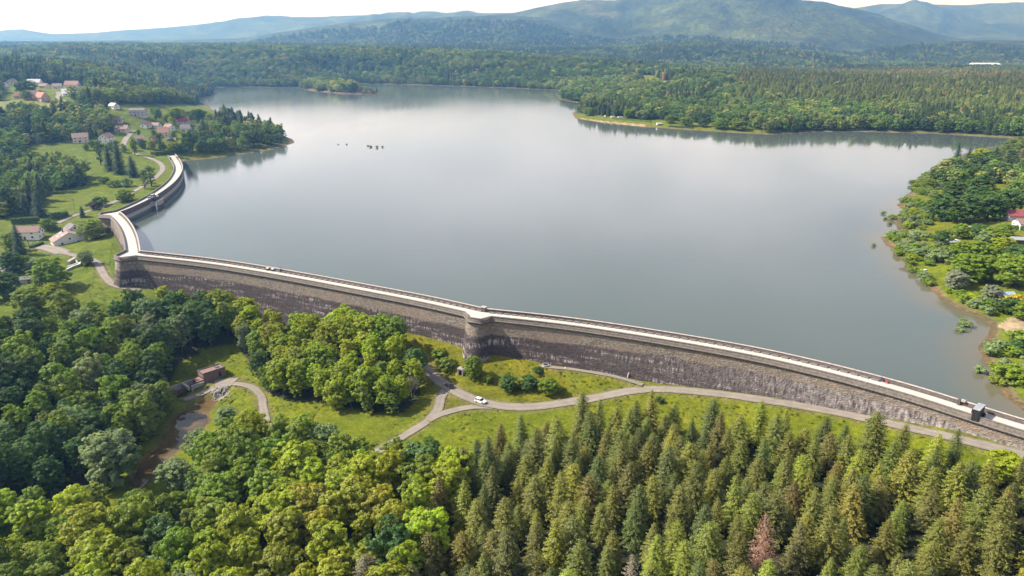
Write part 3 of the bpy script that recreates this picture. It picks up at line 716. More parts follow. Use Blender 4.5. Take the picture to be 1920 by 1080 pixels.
# ------------------------------------------------------------------ tree shapes
def unit(v): return v / (np.linalg.norm(v, axis=-1, keepdims=True) + 1e-9)
def quads(c, n, ln, wd, var, along=None, rg=RNG):
    """one leaf spray per row: centre, facing, length, width; a kite with a bent tip"""
    N = len(c); r = rg.normal(size=(N, 3)) if along is None else along
    t = unit(r - n * (r * n).sum(1)[:, None]); b = np.cross(n, t)
    ln = ln[:, None]; wd = wd[:, None]
    p0 = c - t * ln * .5; p2 = c + t * ln * .5 - n * ln * .14
    p1 = c + b * wd * .5 + t * ln * .05; p3 = c - b * wd * .5 + t * ln * .05
    v = np.stack([p0, p1, p2, p3], 1).reshape(-1, 3); f = np.arange(4 * N).reshape(N, 4)
    return v, f, var
def crown_mesh(name, parts, mat):
    v = np.vstack([p[0] for p in parts]); o = 0; fs = []
    for p in parts: fs.append(p[1] + o); o += len(p[0])
    f = np.vstack(fs); me = mesh_np(name, v, f, mat)
    at = me.attributes.new('leafvar', 'FLOAT', 'FACE'); at.data.foreach_set('value', np.concatenate([p[2] for p in parts]).astype(np.float32))
    return me
def broad_crown(name, seed, Ht=17., R=5., base=.24, lobes=10, clumps=22, leaves=26, leaf=.62, tall=1., mat=None, flat=.0):
    g = np.random.default_rng(seed); zc = Ht * (base + 1) / 2; hz = Ht * (1 - base) / 2
    lc = []
    for i in range(lobes):
        a = 2.4 * i + g.uniform(-.4, .4); u = (i + .5) / lobes * 2 - 1; u = np.clip(u * .95 + g.uniform(-.15, .15), -.9, .92)
        rr = math.sqrt(max(.05, 1 - u * u)) * g.uniform(.42, .68)
        lc.append((math.cos(a) * rr * R, math.sin(a) * rr * R, zc + u * hz * (.66 if u > 0 or tall < 1.2 else .92)))
    lc.append((0, 0, zc + hz * .45)); lc = np.array(lc); lr = g.uniform(.34, .52, len(lc)) * R; lr[-1] = .42 * R
    C_, Nn, V_ = [], [], []
    for k in range(len(lc)):
        d = unit(g.normal(size=(clumps, 3)) + np.array([0, 0, .35])); d[:, 2] = np.maximum(d[:, 2], -.55)
        sc = np.array([1, 1, tall]); cc = lc[k] + d * lr[k] * sc * g.uniform(.78, 1.12, (clumps, 1))
        rad = g.uniform(.13, .23, clumps) * R ** .75
        tone = g.uniform(.2, .8, clumps)
        for m in range(clumps):
            q = unit(g.normal(size=(leaves, 3)) + d[m] * .6); p = cc[m] + q * rad[m] * g.uniform(.55, 1.1, (leaves, 1)) * np.array([1, 1, .8])
            nn = unit(q * .7 + d[m] * .45 + np.array([0, 0, .3]) + g.normal(size=(leaves, 3)) * .42)
            C_.append(p); Nn.append(nn); V_.append(np.clip(tone[m] + g.normal(size=leaves) * .2, 0, 1))
    c = np.vstack(C_); n = np.vstack(Nn); v = np.concatenate(V_); L = g.uniform(.75, 1.3, len(c)) * leaf
    return crown_mesh(name, [quads(c, n, L, L * .8, v, rg=g)], mat)
def conifer_crown(name, seed, Ht=20., R=3.5, lo=.08, mat=None, dens=1., leaf=.8, power=.78, bare=False):
    g = np.random.default_rng(seed); C_, Nn, Al, V_, Ls = [], [], [], [], []
    z = Ht * lo; ph = 0
    while z < Ht * .985:
        k = z / Ht; L0 = R * (1 - k) ** power * (1 if k > .25 else .75 + k) + .18; nb = max(4, int((4.5 + L0 * 1.5) * dens)); ph += 2.4
        asy = g.uniform(0, 6.28)
        for i in range(nb):
            a = ph + 6.283 * i / nb + g.uniform(-.3, .3); L = L0 * g.uniform(.62, 1.18) * (1 + .14 * math.cos(a - asy)); el = .45 * k - .12 + g.uniform(-.14, .14)
            ns = max(2, int(L / .30)); s = (np.arange(ns) + g.uniform(.3, .9, ns)) / ns; s = np.repeat(s, 2)
            side = np.tile([1., -1.], ns); dx, dy = math.cos(a), math.sin(a)
            drop = el * s * L - .10 * (s * L) ** 2 * (1 - k) * .6 + .05 * s * L
            wob = .22 * (1 - s * .6) * L * side * g.uniform(.2, 1, len(s)) * .8
            p = np.stack([dx * s * L - dy * wob, dy * s * L + dx * wob, z + drop + g.normal(size=len(s)) * .10], 1)
            al = np.stack([dx - dy * side * .75, dy + dx * side * .75, np.full(len(s), -.12 + .3 * k)], 1) + g.normal(size=(len(s), 3)) * .22
            n = unit(np.stack([dx * .35 + g.normal(size=len(s)) * .38, dy * .35 + g.normal(size=len(s)) * .38, np.full(len(s), .85)], 1))
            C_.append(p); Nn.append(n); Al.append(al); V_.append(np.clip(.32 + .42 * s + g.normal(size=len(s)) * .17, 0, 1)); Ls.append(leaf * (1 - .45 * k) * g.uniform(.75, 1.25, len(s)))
        z += (.56 - .22 * k) * (1 + .25 * g.uniform(-1, 1))
    c = np.vstack(C_); n = np.vstack(Nn); al = unit(np.vstack(Al)); v = np.concatenate(V_); L = np.concatenate(Ls)
    if bare: L = L * .7
    return crown_mesh(name, [quads(c, n, L, L * (.30 if bare else .52), v, al, g)], mat)
def trunk_mesh(name, Ht, r, mat, limbs=6, seed=0, spread=.3, start=.35):
    g = random.Random(seed); m = MB(); k = 7
    def tube(pts, rad):
        rings = []
        for p, q in zip(pts, rad): rings.append([(p[0] + q * math.cos(6.283 * i / k), p[1] + q * math.sin(6.283 * i / k), p[2]) for i in range(k)])
        for a, b in zip(rings[:-1], rings[1:]): m.hexa(a, b)
    tube([(0, 0, -.6), (g.uniform(-.1, .1), g.uniform(-.1, .1), Ht * .35), (g.uniform(-.2, .2), g.uniform(-.2, .2), Ht * .7), (0, 0, Ht * .97)], [r * 1.25, r * .8, r * .45, r * .06])
    for i in range(limbs):
        z = Ht * (start + .5 * i / max(1, limbs)); a = 2.4 * i + g.uniform(-.3, .3); L = Ht * spread * (1 - .5 * i / limbs)
        m.bar((0, 0, z), (math.cos(a) * L, math.sin(a) * L, z + L * .75), r * .3, 5)
        m.bar((math.cos(a) * L * .55, math.sin(a) * L * .55, z + L * .41), (math.cos(a + .7) * L * .95, math.sin(a + .7) * L * .95, z + L * .9), r * .16, 4)
    me = bpy.data.meshes.new(name); me.from_pydata(m.v, [], m.f); me.materials.append(mat); me.update(); return me

KIND = {}
KIND['broad'] = [(broad_crown('crown', 100 + i, 17, [5., 5.4, 4.6, 5.2, 4.8, 5.6, 5.0, 4.4][i], [.10, .08, .12, .14, .06, .1, .1, .06][i], [12, 13, 11, 12, 12, 14, 11, 13][i], 26, 36, .47, mat=M['leaf']), 17., 5.) for i in range(8)]
KIND['full'] = [(broad_crown('crown', 120 + i, 17, [5., 5.3, 4.8, 5.1][i], -.06, [15, 16, 14, 16][i], 24, 36, .47, mat=M['leaf']), 17., 5.) for i in range(4)]
KIND['tallbroad'] = [(broad_crown('crown', 140 + i, 19, [3.5, 3.9, 3.2][i], .12, [13, 12, 14][i], 20, 34, .45, 1.25, mat=M['leaf']), 19., 3.5) for i in range(3)]
KIND['poplar'] = [(broad_crown('crown', 160 + i, 20, 2.1, .06, 16, 12, 24, .45, 1.7, mat=M['leaf']), 20., 2.1) for i in range(2)]
KIND['shrub'] = [(broad_crown('crown', 180 + i, 4.0, [2.4, 2.8, 2.2, 2.6][i], .02, [8, 9, 7, 8][i], 16, 22, .36, .9, mat=M['leaf']), 4., 2.4) for i in range(4)]
KIND['conifer'] = [(conifer_crown('crown', 200 + i, 20, [4.2, 4.6, 3.9, 4.4, 4.8, 4.1, 4.5, 4.3][i], .05, M['needle'], 1.25, .68, [.58, .5, .66, .46, .55, .62, .44, .52][i]), 20., 4.3) for i in range(8)]
KIND['dead'] = [(conifer_crown('crown', 230 + i, 18, 3.0, .12, M['needle'], .9, .7, .6, True), 18., 3.0) for i in range(2)]
TRUNK = {'broad': [trunk_mesh('trunk', 15, .32, M['bark'], 7, i) for i in range(3)], 'tallbroad': [trunk_mesh('trunk', 17, .25, M['bark'], 7, 5, .16)], 'poplar': [trunk_mesh('trunk', 18, .22, M['bark'], 5, 6, .1)],
         'shrub': [trunk_mesh('stem', 3., .07, M['bark'], 6, 7, .4, .1)], 'conifer': [trunk_mesh('trunk', 19.4, .24, M['bark'], 0, 8)], 'dead': [trunk_mesh('trunk', 17.6, .2, M['twig'], 0, 9)]}
TRUNK['full'] = TRUNK['broad']; TRUNK['bare'] = [trunk_mesh('trunk', 15, .2, M['twig'], 16, i, .24, .3) for i in (11, 12)]

REG = []
def tree(kind, x, y, z, ht, wd, col, name, label, cat, group=None, var=None, crown=True):
    """a tree stands at x, y: an Empty at its foot with trunk and crown"""
    e = empty(name, (x, y, z), random.uniform(0, 6.28)); tag(e, label, cat, group); REG.append((e, ht))
    vs = KIND[kind]; i = random.randrange(len(vs)) if var is None else var % len(vs)
    me, h0, r0 = vs[i]
    e.scale = (wd / r0 * random.uniform(.92, 1.08), wd / r0 * random.uniform(.92, 1.08), ht / h0); e.rotation_euler[0] = random.uniform(-.05, .05); e.rotation_euler[1] = random.uniform(-.05, .05)
    tr = link('trunk' if kind != 'shrub' else 'stem', random.choice(TRUNK[kind]), e)
    c = link('crown' if kind != 'shrub' else 'foliage', me, e); c.color = (*col, 1)
    return e
def jitter(c, amt=.16):
    b = 1 + random.uniform(-amt, amt); return tuple(max(.004, v * b * (1 + random.uniform(-amt * .5, amt * .5))) for v in c)

TONE = {'lime': (.335, .400, .012), 'mid': (.205, .295, .018), 'deep': (.092, .168, .030), 'sage': (.250, .325, .130), 'olive': (.220, .288, .026), 'gold': (.340, .370, .026)}
CTONE = [(.160, .168, .028), (.190, .196, .030), (.198, .176, .040), (.112, .132, .028), (.238, .255, .028), (.162, .142, .036)]

def scatter(poly_px, spacing, seed, rmax=900, keep=None, grow=0.):
    """trunk positions inside an outline, no two closer than spacing"""
    g = np.random.default_rng(seed)
    pts = []; P = np.array(poly_px, float)
    pw = np.array([U(px, max(py, 170), -10) for px, py in poly_px])
    x0, x1, y0, y1 = pw[:, 0].min() - 30, pw[:, 0].max() + 30, max(60, pw[:, 1].min() - 60), min(rmax, pw[:, 1].max() + 60)
    nx = int((x1 - x0) * (y1 - y0) / spacing ** 2 * 9)
    X = g.uniform(x0, x1, nx); Y = g.uniform(y0, y1, nx); Z = H(X, Y); px, py = project(X, Y, Z)
    ok = inpoly(px, py, poly_px)
    for nm, wd, mt, c in ROADW:
        d, _ = segdist(X, Y, c[::4, :2]); ok &= d > wd / 2 + 2.2
    d, _ = segdist(X, Y, dam_line[::4]); ok &= d > 13
    d, _ = segdist(X, Y, POND, True); ok &= (d > 2) & ~inpoly(X, Y, POND)
    X, Y, Z = X[ok], Y[ok], Z[ok]; cell = {}
    for a, b, c in zip(X, Y, Z):
        sp = spacing * g.uniform(.85, 1.2); i, j = int(a // spacing), int(b // spacing); good = True
        for u in range(i - 2, i + 3):
            for v in range(j - 2, j + 3):
                for q in cell.get((u, v), ()):
                    if (q[0] - a) ** 2 + (q[1] - b) ** 2 < sp * sp: good = False; break
                if not good: break
            if not good: break
        if good: cell.setdefault((i, j), []).append((a, b)); pts.append((a, b, c))
    return pts

# ------------------------------------------------------------------ woods close by: every tree is its own
COUNT = {}
def spread_wood(zone, spacing, seed, pick):
    for (x, y, z) in scatter(WOODS[zone], spacing, seed):
        pick(x, y, z); COUNT[zone] = COUNT.get(zone, 0) + 1
NAMES = {'lime': 'bright yellow-green', 'mid': 'fresh green', 'deep': 'dark green', 'sage': 'pale grey-green', 'olive': 'olive green', 'gold': 'golden green'}
def pick_broad(zone_words, weights, h0, h1, nm):
    ks, ws = zip(*weights.items())
    def f(x, y, z):
        n = float(fbm(np.array([x]), np.array([y]), 38, 2)[0]); k = random.choices(ks, ws)[0]
        if random.random() < .6: k = ks[int(np.searchsorted(np.cumsum(ws) / sum(ws), np.clip(.5 + n * .9, .01, .99)))]
        ht = random.uniform(h0, h1); kind = 'tallbroad' if random.random() < .22 else 'broad'
        wd = ht * (random.uniform(.29, .38) if kind == 'broad' else random.uniform(.21, .26))
        tree(kind, x, y, z, ht, wd, jitter(TONE[k]), 'broadleaf_tree', f'{NAMES[k]} broadleaf tree {zone_words}', 'tree', f'{NAMES[k]} trees {zone_words}')
    return f
spread_wood('lower', 6.6, 1, pick_broad('in the wood along the lower left edge', {'gold': 1.2, 'lime': 5.0, 'olive': 2.4, 'mid': 4.5, 'deep': .8, 'sage': 1.6}, 12, 19, 'lower'))
spread_wood('grove', 5.9, 2, pick_broad('in the grove between the dam and the lawn', {'lime': 5, 'olive': 1.6, 'mid': 4.5, 'deep': .7, 'sage': .6}, 11, 17, 'grove'))
spread_wood('valley', 6.9, 3, pick_broad('in the shady wood left of the pond', {'olive': 1.6, 'mid': 4, 'deep': 5.5, 'sage': 1.8}, 13, 20, 'valley'))
_clear = [(px, py, r_) + tuple(G([(px, py)])[0][:2]) for px, py, r_ in [(1425, 1085, 6), (1425, 1125, 5), (1176, 1135, 4.5), (768, 1075, 4), (768, 1110, 4), (690, 1130, 5), (772, 1135, 4)]]
def pick_conifer(x, y, z):
    if any(math.hypot(x - c[3], y - c[4]) < c[2] for c in _clear): return
    px, py = project(np.array([x]), np.array([y]), np.array([z])); c = random.choices(CTONE, [4, 4.5, .8, 3.2, 2, .7])[0]
    edge_f = 1.0
    ht = random.uniform(10.5, 17.0) if random.random() < .8 else random.uniform(8, 11); wd = ht * random.uniform(.23, .315)
    w = {0: 'olive green', 1: 'olive green', 2: 'brownish', 3: 'dark green', 4: 'yellow-green', 5: 'brownish'}[CTONE.index(c)]
    tree('conifer', x, y, z, ht, wd, jitter(c, .18), 'conifer_tree', f'{w} conifer in the plantation below the dam', 'tree', f'{w} conifers of the plantation')
spread_wood('conifer', 5.5, 4, pick_conifer)
print('TREES', COUNT)

# ------------------------------------------------------------------ woods further off: read as one mass
def far_protos():
    c = bpy.data.collections.new('woodland_forms'); obs = []
    for i in range(5): obs.append(('a%d' % i, broad_crown('far_crown', 300 + i, 17, [5., 5.4, 4.7, 5.2, 4.4][i], .03, 9, 12, 9, 1.25, mat=M['leaf_far'])))
    for i in range(3): obs.append(('b%d' % i, conifer_crown('far_crown', 330 + i, 20, 4.2, .04, M['leaf_far'], .7, 1.6, .65)))
    for nm, me in obs: o = bpy.data.objects.new(nm, me); c.objects.link(o)
    return c
def woodland(name, label, P, rot, scl, tint, idx):
    n = len(P); me = bpy.data.meshes.new(name); me.vertices.add(n); me.vertices.foreach_set('co', np.asarray(P, np.float32).ravel())
    for nm, typ, key, val in (('rot', 'FLOAT', 'value', rot), ('scl', 'FLOAT_VECTOR', 'vector', scl), ('idx', 'INT', 'value', idx)):
        a = me.attributes.new(nm, typ, 'POINT'); a.data.foreach_set(key, np.asarray(val, np.int32 if typ == 'INT' else np.float32).ravel())
    a = me.attributes.new('tint', 'FLOAT_COLOR', 'POINT'); a.data.foreach_set('color', np.c_[tint, np.ones(n)].astype(np.float32).ravel())
    me.materials.append(M['leaf_far'])
    ng = bpy.data.node_groups.new(name, 'GeometryNodeTree')
    ng.interface.new_socket('Geometry', in_out='INPUT', socket_type='NodeSocketGeometry'); ng.interface.new_socket('Geometry', in_out='OUTPUT', socket_type='NodeSocketGeometry')
    N, L = ng.nodes, ng.links; gi = N.new('NodeGroupInput'); go = N.new('NodeGroupOutput')
    iop = N.new('GeometryNodeInstanceOnPoints'); ci = N.new('GeometryNodeCollectionInfo'); ci.inputs['Collection'].default_value = PROTO; ci.inputs['Separate Children'].default_value = True; ci.inputs['Reset Children'].default_value = True
    def att(nm, t): a = N.new('GeometryNodeInputNamedAttribute'); a.data_type = t; a.inputs['Name'].default_value = nm; return a.outputs[0]
    cx = N.new('ShaderNodeCombineXYZ'); L.new(att('rot', 'FLOAT'), cx.inputs[2])
    L.new(gi.outputs[0], iop.inputs['Points']); L.new(ci.outputs[0], iop.inputs['Instance']); iop.inputs['Pick Instance'].default_value = True
    L.new(att('idx', 'INT'), iop.inputs['Instance Index']); L.new(cx.outputs[0], iop.inputs['Rotation']); L.new(att('scl', 'FLOAT_VECTOR'), iop.inputs['Scale']); L.new(iop.outputs[0], go.inputs[0])
    o = link(name, me); mod = o.modifiers.new('trees', 'NODES'); mod.node_group = ng
    tag(o, label, 'grass' if name == 'rough_grass' else 'woodland', kind='stuff'); return o
PROTO = far_protos()

RIGHTWOOD = [(1735, 335), (1790, 318), (1850, 304), (1872, 288), (1893, 268), (1990, 261), (1990, 400), (1890, 380), (1910, 350), (1860, 345), (1800, 350), (1760, 345)]
def far_trees():
    g = np.random.default_rng(21); X, Y = [], []
    r = 380.
    while r < 4600:
        s = 5.6 + r * .0033; n = int(1.36 * r / s); a = (np.arange(n) + g.uniform(-.42, .42, n)) / n * 1.36 - .68; rr = r + g.uniform(-.42, .42, n) * s
        if r > 2600: a = g.uniform(-.68, .68, n); rr = r + g.uniform(-1.5, 1.5, n) * s
        X.append(np.sin(a) * rr); Y.append(np.cos(a) * rr); r += s
    X = np.concatenate(X); Y = np.concatenate(Y)
    Z = H(X, Y); px, py = project(X, Y, Z); R = np.hypot(X, Y)
    ok = ~inpoly(X, Y, LAKE) | inpoly(X, Y, ISLE)
    ok &= (px > -70) & (px < 1990)
    fl = np.zeros(len(X), bool)
    for p in FIELDS: fl |= inpoly(px, py, p)
    wd = inpoly(px, py, WOODS['meadow_wood']) | inpoly(px, py, WOODS['slope_wood'])
    rw = inpoly(px, py, RIGHTWOOD)
    tip = inpoly(px, py, [(395, 232), (430, 225), (500, 246), (535, 262), (520, 272), (440, 284), (400, 290), (345, 288), (360, 262), (380, 250)])
    far = (R > 760) & ~fl & (py < 258) & ~((px < 420) & (py > 196))
    ok &= wd | far | rw | tip
    ok &= ~(wd & (g.random(len(X)) < .15)) & ~(tip & (g.random(len(X)) < .5))
    for nm, w_, mt, c in ROADW:
        d, _ = segdist(X, Y, c[::4, :2]); ok &= d > w_ / 2 + 3
    for sp in SAND: ok &= ~inpoly(px, py, sp)
    d, _ = segdist(X, Y, SHORE); ok &= (d > 4) | inpoly(X, Y, ISLE)
    X, Y, Z, px, py, R, rw = [v[ok] for v in (X, Y, Z, px, py, R, rw)]
    n = len(X); sp = 5.6 + R * .0033
    n1 = fbm(X, Y, 160, 3); n2 = fbm(X + 900, Y, 45, 3); u = g.random(n)
    plain = (px > 1380) & (R > 1250) & (R < 2700)
    con = ((n1 < -.30) & (u < .8)) | (u < .06) | (plain & (u < .75)) | ((R > 2600) & (n1 < .05) & (u < .85)) | ((px < 165) & (py > 290) & (u < .15))
    tint = np.array([.115, .185, .042])[None] * np.ones((n, 1))
    tint = np.where((n2 > .12)[:, None], np.array([.175, .225, .062]), tint); tint = np.where((n2 < -.22)[:, None], np.array([.072, .125, .038]), tint)
    tint = np.where((u > .93)[:, None], np.array([.25, .27, .10]), tint)
    tint = np.where(con[:, None], np.array([.085, .12, .05]), tint)
    tint = np.where((plain & con)[:, None], np.array([.15, .175, .060]), tint)
    band = plain & con & (abs(py - (139 + (px - 1500) * .035)) < 5) & (px > 1560) & (g.random(n) < .6); tint = np.where(band[:, None], np.array([.225, .175, .105]), tint)
    dead = con & (g.random(n) < .014); tint = np.where(dead[:, None], np.array([.30, .215, .165]), tint)
    tint = tint * (1 + g.uniform(-1, 1, (n, 1)) * np.where(R > 2600, .14, .26)[:, None]) * np.array([1.35, 1.32, 1.1]) * (1 + .38 * np.clip(fbm(X + 400, Y, 260, 3), -.6, .8))[:, None]
    ht = g.uniform(11.5, 19, n) * (1 + .10 * n2); isl = inpoly(X, Y, ISLE); ht = np.where(isl, ht * np.where(px < 668, 1.15, .5), ht); tint = np.where(isl[:, None], tint * 1.25, tint)
    ht = np.where(rw, ht * np.where(py < 288, .38, np.where(py < 305, .5, .8)), ht)
    wsc = sp * g.uniform(.60, .80, n); wsc = np.minimum(wsc, ht * .52)
    sx = np.where(con, wsc * .75 / 4.2, wsc / 5.); sz = np.where(con, ht * 1.1 / 20, ht / 17)
    idx = np.where(con, 5 + g.integers(0, 3, n), g.integers(0, 5, n))
    P = np.stack([X, Y, Z - .3], 1)
    left = (px < 420) & (R < 1400)
    for nm, lb, m in (('woodland', 'mixed green woodland on the slopes around the village left of the dam', left),
                      ('shore_woodland', 'dense broadleaf woodland along the lake shores and out over the plain', ~left & (R < 2700)),
                      ('hill_woodland', 'hazy blue-green forest on the foothills beyond the lake', ~left & (R >= 2700))):
        woodland(nm, lb, P[m], g.uniform(0, 6.28, m.sum()), np.stack([sx, sx, sz], 1)[m], tint[m], idx[m])
    print('FAR', n)
far_trees()

# ------------------------------------------------------------------ tufts and weeds in the grass
def rough_grass():
    g = np.random.default_rng(33); n = 26000
    X = g.uniform(-330, 150, n); Y = g.uniform(170, 470, n); Z = H(X, Y); px, py = project(X, Y, Z)
    ok = np.zeros(n, bool)
    for p in [[(440, 640), (500, 740), (620, 760), (760, 772), (800, 700), (750, 622), (860, 655), (1000, 680), (1200, 712), (1500, 752), (1925, 850), (1925, 920), (1700, 880), (1200, 830), (860, 900), (640, 890), (430, 880), (400, 780)],
              [(20, 500), (200, 470), (225, 440), (235, 540), (250, 560), (150, 610), (20, 620)], [(20, 375), (180, 330), (270, 352), (150, 405), (40, 410)]]: ok |= inpoly(px, py, p)
    for nm, w_, mt, c in ROADW:
        d, _ = segdist(X, Y, c[::4, :2]); ok &= d > w_ / 2 + .1
    d, _ = segdist(X, Y, dam_line[::4]); ok &= d > 5.5
    d, _ = segdist(X, Y, POND, True); ok &= ~inpoly(X, Y, POND)
    k = fbm(X, Y, 12, 3) + .5 * fbm(X, Y, 55, 2); ok &= k > g.uniform(-.45, .35, n)
    X, Y, Z, k = X[ok], Y[ok], Z[ok], k[ok]; n = len(X); sz = g.uniform(.05, .13, n)
    t = np.array([.175, .205, .010]) * (1 + g.uniform(-.35, .35, (n, 1))); t = np.where(g.random((n, 1)) < .22, np.array([.21, .19, .05]), t)
    woodland('rough_grass', 'rough tufts of grass and weeds over the lawns below the dam', np.stack([X, Y, Z - .05], 1), g.uniform(0, 6.28, n), np.stack([sz, sz, sz * g.uniform(.10, .22, n)], 1), t, g.integers(0, 5, n))
rough_grass()

# ------------------------------------------------------------------ haze
def haze():
    m = bpy.data.materials.new('haze'); m.use_nodes = True; t = m.node_tree; t.nodes.clear()
    o = t.nodes.new('ShaderNodeOutputMaterial'); v = t.nodes.new('ShaderNodeVolumePrincipled')
    v.inputs['Color'].default_value = (.20, .48, 1, 1); v.inputs['Absorption Color'].default_value = (1, 1, 1, 1); v.inputs['Density'].default_value = 1.4e-4; v.inputs['Anisotropy'].default_value = .5
    t.links.new(v.outputs[0], o.inputs['Volume'])
    b = MB().box(-26000, 26000, -26000, 26000, -60, 640).build('haze', m); tag(b, kind='stuff'); b['label'] = 'pale blue haze lying over the lake and hills'
haze()

